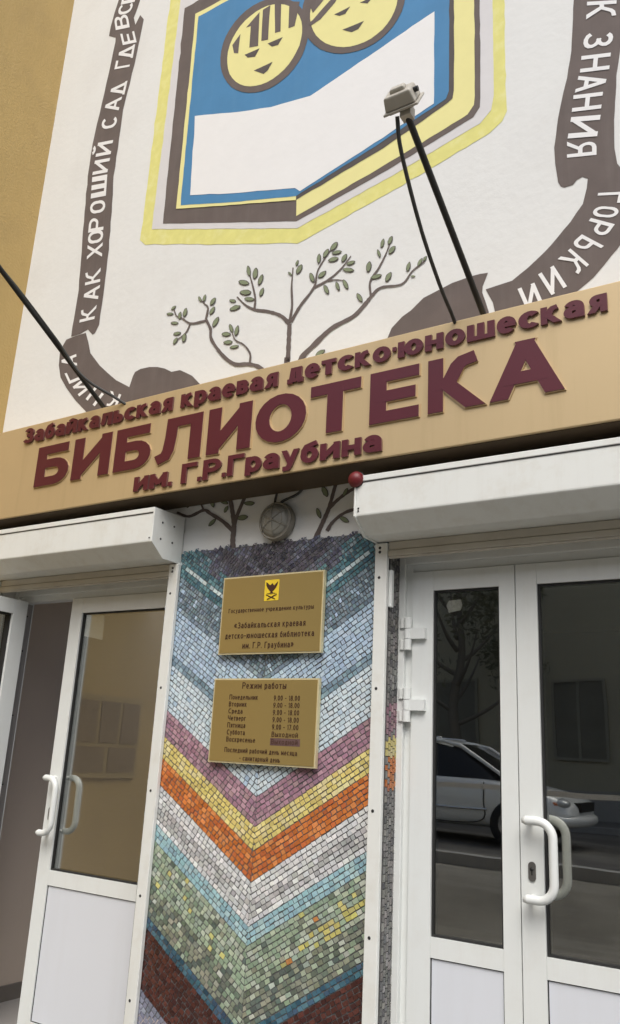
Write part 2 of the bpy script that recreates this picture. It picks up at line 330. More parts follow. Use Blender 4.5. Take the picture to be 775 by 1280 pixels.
def ribbon(pts, hx, hy, closed, y0, y1):
    """both edges of one pen stroke; ends that reach the base or cap line are cut level with it"""
    S = [Vector((p[0]/hx, p[1]/hy)) for p in pts]
    n = len(S); L = []; R = []
    def nrm(a, b):
        d = (b-a).normalized(); return Vector((-d.y, d.x)), d
    for i in range(n):
        if closed or 0 < i < n-1:
            n1, _ = nrm(S[i-1], S[i]); n2, _ = nrm(S[i], S[(i+1) % n])
            m = (n1+n2)
            m = m.normalized() if m.length > 1e-5 else n1
            k = min(1.9, 1/max(.3, m.dot(n1)))
            L.append(S[i]+m*k); R.append(S[i]-m*k)
        else:
            a, b = (S[0], S[1]) if i == 0 else (S[-2], S[-1])
            nn, d = nrm(a, b); dd = -d if i == 0 else d; e = S[i]
            if abs(dd.y) > .35 and (abs(pts[i][1]-y0-hy) < 1e-4 or abs(pts[i][1]-y1+hy) < 1e-4):
                yt = (y0 if abs(pts[i][1]-y0-hy) < 1e-4 else y1)/hy
                for s, lst in ((1, L), (-1, R)):
                    q = e+nn*s; t = (yt-q.y)/dd.y; lst.append(q+dd*t)
            else:
                ext = 0.9 if abs(dd.x) > .9 else 0.2
                L.append(e+nn+dd*ext); R.append(e-nn+dd*ext)
    f = lambda v: (v.x*hx, v.y*hy)
    return [f(v) for v in L], [f(v) for v in R]
def char_strokes(ch, x, y, W, H, hx, hy):
    """list of (L, R, closed) for one character in a W x H box at x, y"""
    (rel, st), small = glyph(ch)
    out = []; cl = False
    for s in st:
        if s == 'c': cl = True; continue
        pts = [(x+hx+p[0]*max(W-2*hx, 1e-4), y+hy+p[1]*(H-2*hy)) for p in s]
        L, R = ribbon(pts, hx, hy, cl, y, y+H)
        out.append((L, R, cl)); cl = False
    us = [p[0] for L, R, c in out for p in L+R]; a, b = min(us), max(us)
    if b-a > 1e-6:
        k = W/(b-a); g = lambda p: (x+(p[0]-a)*k, p[1])
        out = [([g(p) for p in L], [g(p) for p in R], c) for L, R, c in out]
    return out
def char_mesh(bm, strokes, f, th=0.0, step=0.0002, smi=0):
    """f(u, v, depth) -> 3-D point; depth counts out of the surface"""
    for k, (L, R, cl) in enumerate(strokes):
        n = len(L); D = [th + (k+.9*i/n)*step for i in range(n)]
        l = [bm.verts.new(f(*p, d)) for p, d in zip(L, D)]; r = [bm.verts.new(f(*p, d)) for p, d in zip(R, D)]
        if th:
            lb = [bm.verts.new(f(*p, 0)) for p in L]; rb = [bm.verts.new(f(*p, 0)) for p in R]
        for i in range(n if cl else n-1):
            j = (i+1) % n
            bm.faces.new((l[i], r[i], r[j], l[j]))
            if th:
                bm.faces.new((lb[i], l[i], l[j], lb[j])).material_index = smi
                bm.faces.new((r[i], rb[i], rb[j], r[j])).material_index = smi
        if th and not cl:
            bm.faces.new((l[0], lb[0], rb[0], r[0])).material_index = smi
            bm.faces.new((lb[-1], l[-1], r[-1], rb[-1])).material_index = smi
def layout(text, capH, xH, wide, gap, space):
    """advance table: list of (char, x, width, height)"""
    x = 0; out = []
    for ch in text:
        if ch == ' ': x += space; continue
        (rel, st), small = glyph(ch)
        low = small or ch in 'аберу'
        H = xH if low else capH
        W = rel*H*wide if ch not in '.,·' else rel*capH*0.9
        out.append((ch, x, W, H)); x += W+gap
    return out, x-gap

# ================================================================ SETTING
GZ = 0.4
bm = bmesh.new()
prof = [(-400, GZ), (-6.6, GZ), (-5.2, 0.02), (-3.6, 0.0), (60, 0.0)]
for (ya, za), (yb, zb) in zip(prof, prof[1:]):
    vs = [bm.verts.new(p) for p in ((-300, ya, za), (300, ya, za), (300, yb, zb), (-300, yb, zb))]; bm.faces.new(vs)
bmesh.ops.remove_doubles(bm, verts=bm.verts, dist=1e-4)
tag(new_obj('ground', bm, M['soil']), kind='structure')
bm = bmesh.new(); box(bm, -60, 60, -3.5, 0.0, -0.1, 0.004); tag(new_obj('pavement', bm, M['paving']), kind='structure')
bm = bmesh.new(); box(bm, -80, 80, -14.0, -7.0, GZ-.1, GZ+0.004); tag(new_obj('road', bm, M['asphalt']), kind='structure')
bm = bmesh.new(); box(bm, -80, 80, -7.0, -6.82, GZ-.12, GZ+.12); box(bm, -80, 80, -14.18, -14.0, GZ-.12, GZ+.12)
tag(new_obj('kerb', bm, M['kerb'], bevel=.02), kind='structure')
bm = bmesh.new(); box(bm, -80, 80, -16.4, -14.18, GZ-.1, GZ+.1); tag(new_obj('far_pavement', bm, M['paving']), kind='structure')
boxo('entrance_step', (-4.28, .6, -1.1, 0.18, 0.0, 0.099), M['paving'], bevel=.01)
tag(bpy.data.objects['entrance_step'], kind='structure')

# rooms behind the doors
def room(name, x0, x1, y0, y1, z0, z1, wall, floor, t=.1, sky=0):
    tag(boxo(name+'_floor', (x0-t, x1+t, y0, y1+t, z0-.09, z0), floor), kind='structure')
    tag(boxo(name+'_ceiling', (x0-t, x1+t, y0, y1+t-sky, z1, z1+t), M['ceil']), kind='structure')
    bm = bmesh.new(); box(bm, x0-t, x0, y0, y1, z0, z1); box(bm, x1, x1+t, y0, y1, z0, z1); box(bm, x0-t, x1+t, y1, y1+t, z0, z1)
    tag(new_obj(name+'_wall', bm, wall), kind='structure')
room('vestibule', -4.42, -2.3, .193, 3.2, .10, 2.62, M['inwall'], M['tilefloor'], sky=1.7)  # rear ceiling left open, an added unseen gap letting sky brighten the vestibule
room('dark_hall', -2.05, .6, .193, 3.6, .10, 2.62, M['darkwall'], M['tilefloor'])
bm = bmesh.new(); box(bm, -4.419, -4.405, .36, 3.19, .1, .185); box(bm, -4.404, -2.31, 3.186, 3.199, .1, .185)
tag(new_obj('baseboard', bm, M['baseb'], bevel=.003), kind='structure')

# ================================================================ FACADE
CX = -2.149
XL0, XL1 = -4.05, -2.775       # left doorway
XR0, XR1 = -1.556, -0.28       # right doorway
HZ = 2.45
facade = empty('library_facade', (CX, 0, 0), 'white plastered library front with painted emblem, ribbons and a mosaic pillar between two doors', 'building')
def fac(name, bm, m, parent=None, **k):
    if parent is None or parent == facade:
        bmesh.ops.translate(bm, verts=bm.verts, vec=(-CX, 0, 0))
    return new_obj(name, bm, m, parent or facade, **k)
bm = bmesh.new()
box(bm, -4.29, 3.2, 0, .19, HZ, 9.5); box(bm, XL1, XR0, 0.004, .19, 0, HZ); box(bm, -4.29, XL0, 0, .19, 0, HZ); box(bm, XR1, 3.2, 0, .19, 0, HZ)
wall = fac('plaster_wall', bm, M['plaster'])
wing = empty('side_wing', (-4.29, -1.5, 0), 'ochre plastered wing wall standing out at the left of the white facade', 'wall')
bm = bmesh.new(); box(bm, -1.5, 0, -1.6, 1.85, 0, 9.5); new_obj('wing_wall', bm, M['ochre'], wing, bevel=.012)

# ---- mosaic ------------------------------------------------------
SL = .635
def jit(c, a):
    c = tuple(v*1.18 for v in c)
    k = 1+random.uniform(-a, a)
    return tuple(max(.01, min(.9, v*k*(1+random.uniform(-a, a)*.18))) for v in c)
PAL = dict(
 pale=[(.50, .585, .64), (.53, .61, .66), (.47, .56, .62), (.57, .63, .66)],
 steel=[(.17, .25, .31), (.20, .29, .35), (.25, .34, .39), (.15, .22, .27)],
 light=[(.36, .47, .58), (.39, .50, .61), (.42, .52, .61), (.34, .44, .56)],
 greyblue=[(.15, .21, .26), (.19, .25, .30), (.13, .18, .23), (.23, .29, .33), (.17, .24, .27)],
 whiteline=[(.50, .58, .60), (.55, .62, .63), (.42, .53, .56)],
 teal=[(.07, .16, .19), (.10, .20, .23), (.13, .24, .27), (.06, .13, .17)],
 purple=[(.10, .105, .155), (.12, .125, .18), (.08, .08, .12), (.16, .165, .21), (.11, .12, .15), (.13, .16, .20)],
 dark=[(.05, .05, .07), (.075, .07, .095), (.10, .095, .12)],
 pink=[(.34, .20, .25), (.30, .17, .22), (.38, .24, .28), (.27, .16, .21), (.33, .22, .24)],
 yellow=[(.60, .50, .17), (.64, .55, .22), (.55, .45, .16), (.60, .53, .28)],
 orange=[(.52, .17, .045), (.46, .14, .035), (.55, .21, .07), (.42, .12, .04)],
 white=[(.60, .60, .60), (.66, .66, .65), (.55, .56, .56), (.52, .53, .54)],
 grey=[(.36, .36, .36), (.42, .42, .41), (.46, .46, .46)],
 sky=[(.26, .42, .46), (.30, .46, .50), (.24, .38, .44), (.35, .48, .50)],
 green=[(.25, .32, .23), (.29, .36, .26), (.21, .28, .20), (.35, .40, .30), (.27, .33, .27), (.40, .44, .37)],
 olive=[(.13, .16, .12), (.17, .19, .15), (.21, .23, .17), (.10, .13, .11), (.25, .26, .20)],
 navy=[(.045, .11, .15), (.03, .075, .11), (.07, .15, .19), (.05, .09, .14)],
 maroon=[(.070, .024, .018), (.055, .019, .015), (.085, .029, .022), (.046, .017, .015)],
 slate=[(.20, .21, .27), (.24, .25, .31), (.17, .18, .23)])
def tile_color(t, s, side):
    """mosaic design: t = height of the chevron row above ground on the centre line, s = distance from it"""
    r = random.random(); P = lambda n: random.choice(PAL[n])
    tw = t
    if tw > 2.135:
        if tw < 2.165 + .05*(s < .3): return jit(P('teal'), .2)
        if tw > 2.36 and s < .12: return jit(P('dark'), .3)
        if abs((tw-2.30)) < .035 and s < .30: return jit(P('dark'), .3)
        if s > .36 and tw < 2.24: return jit(P('teal') if r < .8 else P('greyblue'), .25)
        return jit(P('purple'), .3)
    if tw > 2.10: return jit(P('whiteline') if r < .85 else P('teal'), .15)
    if tw > 2.06: return jit(P('teal') if s > .2 else P('greyblue'), .2)
    if tw > 1.895: return jit(P('greyblue'), .22) if r < .93 else jit(P('light'), .2)
    if tw > 1.665: return jit(P('light'), .12)
    if tw > 1.62: return jit(P('steel'), .18)
    if tw > 1.41:
        c = P('pale') if r < .95 else P('light')
        return jit(c, .07)
    if tw > 1.295: return jit(P('pink'), .16)
    if tw > 1.203: return jit(P('yellow'), .12)
    if tw > 1.092: return jit(P('orange'), .16)
    if tw > .905:
        if 0.945 < t < 1.0 and r < .75: return jit(P('grey'), .15)
        return jit(P('white'), .12)
    if tw > .850: return jit(P('sky'), .12)
    if tw > .68:
        if r < .03: return jit((.46, .43, .17), .2)
        if r < .036: return jit((.45, .2, .07), .1)
        if side > 0 and s > .25 and .66 < t < .76 and r < .30: return jit((.46, .42, .14), .25)
        if r < .15: return jit(P('olive'), .2)
        return jit(P('green'), .15)
    if tw > .545: return jit(P('olive') if r < .8 else P('green'), .25)
    if tw > .485: return jit(P('navy'), .28)
    if tw > .25: return jit(P('maroon'), .18)
    return jit(P('slate'), .15)
def clip(poly, a, b, c):                 # keep a*x + b*y <= c
    out = []
    for i in range(len(poly)):
        p, q = poly[i], poly[(i+1) % len(poly)]
        dp, dq = a*p[0]+b*p[1]-c, a*q[0]+b*q[1]-c
        if dp <= 0: out.append(p)
        if (dp < 0 < dq) or (dq < 0 < dp):
            t = dp/(dp-dq); out.append((p[0]+(q[0]-p[0])*t, p[1]+(q[1]-p[1])*t))
    return out
def tile(bm, cl, poly, f, col, th):
    """thin chipped tessera; f(u, v, depth)"""
    area = 0
    for i in range(len(poly)):
        p, q = poly[i], poly[(i+1) % len(poly)]; area += p[0]*q[1]-p[1]*q[0]
    if len(poly) < 3 or abs(area) < 6e-5: return
    if area < 0: poly = poly[::-1]
    cxx = sum(p[0] for p in poly)/len(poly); cyy = sum(p[1] for p in poly)/len(poly)
    tx, ty = random.gauss(0, .022), random.gauss(0, .022)
    top = []; mid = []
    for p in poly:
        q = (cxx+(p[0]-cxx)*.965, cyy+(p[1]-cyy)*.955)
        top.append(bm.verts.new(f(q[0], q[1], th+(q[0]-cxx)*tx+(q[1]-cyy)*ty)))
        mid.append(bm.verts.new(f(p[0], p[1], 0.0)))
    fs = [bm.faces.new(top)]
    n = len(poly)
    for i in range(n): fs.append(bm.faces.new((mid[i], mid[(i+1) % n], top[(i+1) % n], top[i])))
    for q in fs:
        for lp in q.loops: lp[cl] = (*col, 1)
ROW, TL, GR = .0200, .0265, .0036
def mosaic():
    bm = bmesh.new(); cl = bm.loops.layers.float_color.new('tile_color')
    cs = 1/math.sqrt(1+SL*SL); sn = SL*cs
    f = lambda u, v, d: (u-CX, -.006-d, v)
    xe = {-1: XL1+.004, 1: XR0-.002}
    n = int(2.9/(ROW/cs))
    tops = [2.525+random.uniform(-.012, .012) for _ in range(64)]
    for side in (-1, 1):
        smax = abs(xe[side]-CX)
        for k in range(n):
            t0 = -.15+k*ROW/cs
            if t0 > 2.56: break
            fine = t0 > 1.9 and not (2.06 < t0 < 2.14)
            u = -random.uniform(0, TL)
            while u*cs < smax:
                L = TL*random.uniform(.8, 1.18)*(.62 if fine else 1)
                tc = t0+ROW/cs/2
                # row-aligned coordinates: along u, across v
                q = []
                for (a, b) in ((u, 0), (u+L-GR, 0), (u+L-GR, ROW-GR), (u, ROW-GR)):
                    a += random.gauss(0, .0010); b += random.gauss(0, .0009)
                    q.append((a*cs-b*sn, t0+a*sn+b*cs))
                q = clip(q, -1, 0, -.0012); q = clip(q, 1, 0, smax); q = clip(q, 0, 1, 2.525+.010*math.sin(side*q[0][0]*37)+.006*math.sin(side*q[0][0]*91)) if q else q
                if len(q) > 2:
                    mx = sum(p[0] for p in q)/len(q); mz = sum(p[1] for p in q)/len(q)
                    x = CX+side*mx
                    top = tops[int((x+4)*30) % 64]
                    dl = abs(x-(XL1)); 
                    top = min(top, 2.40+dl*1.3) if side < 0 else top
                    if mz < top and mz > .12:
                        col = tile_color(tc, mx, side)
                        tile(bm, cl, [(CX+side*p[0], p[1]) for p in q], f, col, .0024+random.uniform(-.0008, .0012))
                u += L
    o = new_obj('mosaic_panel', bm, M['tile'], facade)
    bm = bmesh.new(); box(bm, XL1+.001-CX, XR0-CX, -.0055, .003, .0, .50); new_obj('grout_bed', bm, M['grout2'], o)
    bm = bmesh.new(); box(bm, XL1+.001-CX, XR0-CX, -.0055, .003, .501, 2.44)
    box(bm, XL1+.11-CX, XR0-CX, -.0055, -.0005, 2.44, 2.515)
    new_obj('grout_bed', bm, M['grout'], o)
    # reveal of the pillar beside the right doorway
    bm = bmesh.new(); cl = bm.loops.layers.float_color.new('tile_color')
    f2 = lambda u, v, d: (XR0+.004+d-CX, u, v)
    for c in range(6):
        y0 = .004+c*.0190; z = .1+random.uniform(0, .03)
        while z < 2.43:
            h = random.uniform(.022, .032)
            t = z-SL*.6; r = random.random()
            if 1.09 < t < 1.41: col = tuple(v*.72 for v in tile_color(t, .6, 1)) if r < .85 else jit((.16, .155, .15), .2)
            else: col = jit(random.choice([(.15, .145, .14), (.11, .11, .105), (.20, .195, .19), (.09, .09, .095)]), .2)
            q = [(y0+random.gauss(0, .0006), z), (y0+.0165, z+random.gauss(0, .0006)), (y0+.0165, z+h-.003), (y0, z+h-.003)]
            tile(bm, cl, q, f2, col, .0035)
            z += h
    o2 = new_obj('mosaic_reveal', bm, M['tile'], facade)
    bm = bmesh.new(); box(bm, XR0-CX, XR0+.0042-CX, .002, .186, .1, 2.44); new_obj('grout_bed', bm, M['grout'], o2)
mosaic()

# ---- paintings on the plaster (thin paint, true position on the wall) -----------------
def wobble(pts, step=11.0, amp=.22):
    out = []
    for i in range(len(pts)):
        p, q = Vector(pts[i]), Vector(pts[(i+1) % len(pts)])
        n = max(1, int((q-p).length/step))
        for k in range(n):
            v = p.lerp(q, k/n)
            out.append((v.x+random.gauss(0, amp), v.y+random.gauss(0, amp)))
    return out
def paint(bm, pts, layer, amp=.22):
    vs = [bm.verts.new(PY(x, y, 0)+Vector((-CX, -.0015-.0012*layer, 0))) for x, y in (wobble(pts, amp=amp) if amp else pts)]
    f = bm.faces.new(vs); f.normal_update()
    bmesh.ops.triangulate(bm, faces=[f])
def painted(name, polys, layer, m, parent=None, amp=.22):
    bm = bmesh.new()
    for i, p in enumerate(polys): paint(bm, p, layer+i*.02, amp)
    for f in bm.faces:
        f.normal_update()
        if f.normal.y > 0: f.normal_flip()
    return new_obj(name, bm, m, parent or facade)
def px_of(P):
    v = Vector(P)-CAM; w = v.dot(FW); return (387.5+FPX*v.dot(RT)/w, 640-FPX*v.dot(UP)/w)
ZT = PY(247, 22).z                                       # level top of the emblem's blue field
def topat(px, py, dz):                                   # follow a vertical edge up to the emblem's top
    p = PY(px, py); return px_of((p.x, 0, ZT+dz))
a = topat(213, 0, .42); b = topat(633, 139, .42)
emb = painted('emblem', [[a, (213, 0), (175.5, 300), (182, 306), (372, 304.5), (483, 243), (612, 167), (628, 152), (633, 139), b]], 0, M['limepaint'], amp=.4)
a = topat(226, 0, .26); b = topat(617.5, 120, .26)
painted('pale_band', [[a, (226, 0), (190, 287), (372, 285.5), (480, 226), (600, 155), (614, 138), (617.5, 120), b]], 1, M['greywhite'], emb)
a = topat(230, 22, .14); b = topat(601, 124, .14)
painted('frame_band', [[a, (204, 280), (371, 277), (483, 214), (592, 147), (600, 134), (601, 122), b]], 2, M['brownpaint'], emb)
a = topat(371, 200, .09); b = topat(594, 128, .09)
painted('yellow_band', [[a, (371, 250), (371, 271), (480, 208), (585, 144), (593, 132), (594, 120), b]], 3, M['yellowpaint'], emb)
a = topat(371, 200, .03); b = topat(568, 116, .03)
painted('dark_outline', [[a, (371, 250.5), (480, 186), (560, 130), (566, 124), (568, 114), b]], 4, M['darkline'], emb)
a = topat(245, 22, .03)
painted('yellow_line', [[a, (221, 262), (371, 251), topat(371, 200, .03)]], 4.4, M['yellowpaint'], emb)
b = topat(562, 115, 0)
painted('blue_field', [[(249, 22), (226.5, 257.5), (300, 253), (371, 246), (470, 184), (558, 125), (562, 115), b]], 5, M['bluepaint'], emb)
painted('white_page', [[(245, 146), (300, 141), (340, 135), (389, 121), (470, 66), (544, 15.5), (543.5, 70), (543, 131), (460, 186), (376, 240), (370, 236), (300, 242), (239, 245)]], 6, M['whitepaint'], emb)
def ell(cx, cy, a, b, ux, uy, n=40):
    return [(cx+a*math.cos(t)*ux-b*math.sin(t)*uy, cy+a*math.cos(t)*uy+b*math.sin(t)*ux) for t in [2*math.pi*k/n for k in range(n)]]
painted('face_outline', [ell(331.5, 58, 66, 47, .62, -.785)], 6.5, M['brownpaint'], emb, amp=.12)
painted('face_outline', [ell(443, 7, 71, 55, .78, -.62)], 6.6, M['brownpaint'], emb, amp=.12)
painted('face', [ell(332, 58, 58, 38.5, .62, -.785)], 7.2, M['yellowpaint'], emb, amp=.12)
painted('face', [ell(443.5, 9, 60, 46, .78, -.62)], 7.2, M['yellowpaint'], emb, amp=.12)
for q in ([[(292, 58), (302, 44), (299, 68), (294, 68)], [(309, 36), (326, 17), (324, 59), (313, 61), (315, 34)], [(330, 14), (339, 8), (336.5, 51), (328, 53)],
                 [(345, 5), (353, 2), (352, 41), (345, 43)], [(363, 3), (376, 4), (370, 34), (362, 37)],
                 [(387, 31), (392, 27), (414, 2), (420, -6), (426, -6), (420, 5), (402, 26), (390, 34)], [(392, 18), (410, -3), (402, -10), (388, 8)]]): painted('hair_stripe', [q], 8, M['brownpaint'], emb, amp=.12)
for q in ([[(307, 70), (326, 62.5), (320, 72.5), (311, 73.5)], [(336, 56), (355, 48), (349, 58), (341, 60)], [(318.5, 90), (342, 79), (336, 90), (331, 94)],
                     [(419, 20), (439, 10), (433, 19), (426, 21.5)], [(451, 5), (468, -3), (461, 6)], [(429, 39), (456, 28), (449, 38), (441, 42)]]): painted('eye' if len(q) == 4 and q[0][1] not in (90, 39) else 'mouth', [q], 8, M['darkline'], emb, amp=.12)

# ribbons
RB1 = [[(151, -60), (148.8, 0), (143, 16), (138.5, 34), (136.7, 44.7), (144.5, 47), (144.5, 52), (139.3, 77.4), (127.3, 130.6), (116, 180), (110, 220), (105, 277), (98.4, 363), (89, 421),
                           (100, 418), (110, 412), (115.5, 418.7), (119, 417), (124, 406), (129, 372), (136, 312), (142.7, 220), (154, 137.5), (171, 68.8), (178.5, 30), (179.7, 24), (175.4, 19), (169.4, 31), (167.7, 22.3), (175.4, 0), (186, -60)],
                          [(91, 421.5), (83, 425), (75.5, 439), (74, 457), (76, 472), (83, 485), (95, 501), (106.5, 513), (125, 545), (190, 560), (190, 500), (160, 483), (145, 475.5), (124.5, 457), (113, 441), (107.7, 416)],
                          [(161, 486), (166, 470), (169, 465), (176, 461), (187, 459), (197, 459), (206, 461), (215, 465), (225, 462.6), (233, 466), (240.6, 470), (251, 480.6), (266, 510), (270, 545), (155, 545)]]
rib1, _r, _r2 = [painted('ribbon', [q], .1*k, M['brownpaint']) for k, q in enumerate(RB1)]
RB2 = [[(722, -80), (717, 0), (716, 35), (714, 64.5), (709, 97.5), (704.5, 115), (697.5, 148), (693, 184.6), (694, 205), (698, 227.7), (701, 233), (705.8, 234.7), (716, 231.5), (721, 225), (728, 221), (734.8, 224), (733.5, 235), (728.5, 255), (713, 278), (697, 297), (680.7, 315.8), (660, 335), (640, 351), (607.7, 362),
                           (616, 378), (620, 394), (616, 420), (680, 405), (724, 362), (742, 347), (756, 331), (780, 300), (800, 270), (812, 235), (786, 222), (772, 205), (768, 185), (768, 150), (771, 95), (779, 30), (785, -80)],
                          [(484, 423), (490, 410), (503, 396), (514, 387.5), (530, 372.5), (545, 365), (565, 354), (587.5, 346), (600, 342.5), (610, 341), (603.5, 358), (603, 366), (611, 390), (606, 420), (560, 445), (478, 450)]]
rib2, _r3 = [painted('ribbon', [q], .1*k, M['brownpaint']) for k, q in enumerate(RB2)]
def ribbon_letters(name, items, parent, hx=.055, hy=.09):
    """items: (char, cx, cy, reading dx, dy, glyph-up ux, uy) in photo pixels measured on the wall"""
    for ch, cx, cy, dx, dy, ux, uy in items:
        bm = bmesh.new()
        st = char_strokes(ch, 0, 0, 1, 1, .115, .075)
        j = random.uniform(-.05, .05)
        def f(u, v, d, cx=cx, cy=cy, dx=dx, dy=dy, ux=ux, uy=uy):
            u -= .5; v -= .5
            u *= 1+.22*abs(v)*2-.1                      # brush letters flare towards their ends
            return PY(cx+dx*u+ux*(v+j*u), cy+dy*u+uy*(v+j*u), 0)+Vector((-CX, -.0035-d, 0))
        char_mesh(bm, st, f, step=.0003)
        for q in bm.faces:
            q.normal_update()
            if q.normal.y > 0: q.normal_flip()
        new_obj(name, bm, M['whitepaint'], parent)
run = [('К', 110.6, 392.5, 'w'), ('А', 114.9, 367.6), ('К', 116.6, 346), ('Х', 119, 314), ('О', 120, 296.5), ('Р', 121, 280.5), ('О', 122.6, 259), ('Ш', 124.3, 233.5), ('И', 127, 208.5),
       ('Й', 131, 186), ('С', 137, 154.7), ('А', 141.5, 131.5), ('Δ', 148.5, 111.7), ('Г', 154, 80), ('Δ', 158.5, 66), ('Е', 161, 48), ('В', 152.5, 27.5), ('С', 157, 12), ('Ё', 162, -4), ('М', 166, -22)]
G['Ё'] = G['Е']
items = []
for i, it in enumerate(run):
    a, b = run[max(0, i-1)], run[min(len(run)-1, i+1)]
    d = Vector((b[1]-a[1], b[2]-a[2])).normalized()
    size = {'Ш': 24, 'О': 17, 'Е': 13, 'Г': 10, 'С': 14, 'М': 17}.get(it[0], 16)
    hgt = 18.5 if it[2] > 60 else 17
    items.append((it[0], it[1], it[2], d.x*size, d.y*size, -hgt*1.02, -hgt*.02+ (4 if it[2] < 340 else 5)))
ribbon_letters('painted_letter', items, rib1)
items = []
for ch, cx, cy, ang in (('А', 87, 451, 96), ('Г', 93, 470, 113), ('И', 103, 484, 128), ('Н', 119, 496, 143), ('К', 142, 500, 160)):
    a = math.radians(ang); d = Vector((math.cos(a), -math.sin(a))); u = Vector((d.y, -d.x))
    items.append((ch, cx, cy, d.x*13, d.y*13, u.x*19, u.y*19))
ribbon_letters('painted_letter', items, rib1)
items = []
for ch, cx, cy, dx, dy, ux, uy, s in (('К', 752, 13, -.12, 1, 1, -.06, 20), ('З', 748, 51, -.16, 1, 1, -.1, 19), ('Н', 744.5, 79, -.17, 1, 1, -.12, 19), ('А', 739.5, 104, -.17, 1, 1, -.12, 19), ('Н', 734.5, 128, -.17, 1, 1, -.12, 19),
                                      ('И', 730.5, 159, -.12, 1, 1, -.08, 24), ('Я', 727.5, 186, -.1, 1, 1, -.1, 18),
                                      ('Г', 762, 248, -.28, 1, 1, -.05, 13), ('О', 757.5, 265.5, -.45, .9, 1, .08, 16), ('Р', 748, 285, -.6, .8, .95, .25, 18), ('Ь', 734, 307, -.72, .7, .85, .45, 17), ('К', 717, 328, -.8, .6, .75, .65, 19), ('И', 691, 351, -.86, .5, .55, .85, 20), ('Й', 664, 372, -.9, .4, .4, .92, 20)):
    d = Vector((dx, dy)).normalized()*s; u = Vector((ux, uy)).normalized()*(37 if cy < 210 else 31)
    items.append((ch, cx, cy, d.x, d.y, u.x, u.y))
ribbon_letters('painted_letter', items, rib2)
def brush(pts, w0, w1, n=6):
    P = smooth_path([Vector((x, y)) for x, y in pts], n)
    L = []; R = []
    for i, p in enumerate(P):
        t = P[min(i+1, len(P)-1)]-P[max(i-1, 0)]; t.normalize()
        w = .88*(w0+(w1-w0)*i/(len(P)-1))/2*random.uniform(.85, 1.15)
        L.append((p.x-t.y*w, p.y+t.x*w)); R.append((p.x+t.y*w, p.y-t.x*w))
    return L, R
def strokes_obj(name, lines, layer, m, parent=None):
    bm = bmesh.new()
    for k, (pts, w0, w1) in enumerate(lines):
        L, R = brush(pts, w0, w1)
        y = Vector((-CX, -.0015-.0012*layer-.00012*k, 0))
        l = [bm.verts.new(PY(*p)+y) for p in L]; r = [bm.verts.new(PY(*p)+y) for p in R]
        for i in range(len(l)-1): bm.faces.new((l[i], r[i], r[i+1], l[i+1]))
    for q in bm.faces:
        q.normal_update()
        if q.normal.y > 0: q.normal_flip()
    return new_obj(name, bm, m, parent or facade)
def c4(x, y): return (200+x/2.2794, 280+y/2.2794)
branches = [([(358, 500), (359, 450), c4(365, 390), c4(368, 330), c4(370, 285)], 8, 6), ([c4(370, 285), c4(345, 262), c4(310, 250), c4(272, 245), c4(245, 232), c4(220, 208)], 6, 2),
            ([c4(270, 243), c4(272, 210), c4(262, 165), c4(252, 130)], 3.4, 1.4), ([c4(370, 280), c4(377, 235), c4(376, 180), c4(380, 125)], 4, 1.8), ([c4(374, 280), c4(400, 235), c4(440, 180), c4(452, 130), c4(490, 70)], 4.5, 1.4),
            ([c4(440, 182), c4(480, 160), c4(515, 130), c4(545, 92)], 3.4, 1.4), ([c4(478, 163), c4(500, 160), c4(528, 162)], 2.6, 1.3),
            ([(372, 500), (374, 465), c4(405, 382), c4(440, 345), c4(490, 298), c4(550, 265), c4(580, 235), c4(602, 208)], 8.5, 4.5), ([c4(602, 208), c4(600, 165), c4(625, 125), c4(645, 85), c4(660, 45)], 3.6, 1.3), ([c4(602, 208), c4(630, 182), c4(690, 172), c4(720, 135), c4(755, 108)], 3.8, 1.5),
            ([(350, 490), c4(292, 415), c4(255, 400), c4(215, 400), c4(180, 375), c4(148, 330), c4(145, 300), c4(132, 272)], 6, 3.6), ([c4(132, 272), c4(138, 240), c4(128, 228), c4(112, 210)], 3.2, 1.4), ([c4(132, 276), c4(90, 284), c4(65, 270), c4(48, 262), c4(40, 238)], 3.2, 1.4), ([c4(88, 284), c4(75, 310), c4(45, 335)], 2.4, 1.3), ([c4(257, 398), c4(258, 370), c4(240, 345), c4(215, 330), c4(205, 300)], 3.2, 1.3)]
def c6(x, y): return (200+x/2.583, 600+y/2.583)
branches2 = [([c6(238, 240), c6(236, 195), c6(240, 150), c6(236, 110), c6(228, 60), c6(222, 10)], 8, 5), ([c6(240, 150), c6(252, 110), c6(275, 55), c6(290, 10)], 5.5, 4), ([c6(236, 165), c6(205, 135), c6(165, 110), c6(142, 98), c6(95, 118), c6(55, 105)], 6, 3.4), ([c6(142, 98), c6(130, 70)], 3, 1.6),
             ([c6(500, 195), c6(525, 140), c6(545, 95), c6(558, 50), c6(572, 0)], 6.5, 4.5), ([c6(548, 90), c6(580, 60), c6(615, 35), c6(650, 20)], 5, 4), ([c6(540, 165), c6(560, 135), c6(600, 105), c6(650, 90)], 5, 4)]
t1 = strokes_obj('painted_tree', branches, 1, M['brownpaint']); t2 = strokes_obj('painted_tree', branches2[:4], 1, M['brownpaint']); strokes_obj('painted_tree', branches2[4:], 1, M['brownpaint'])
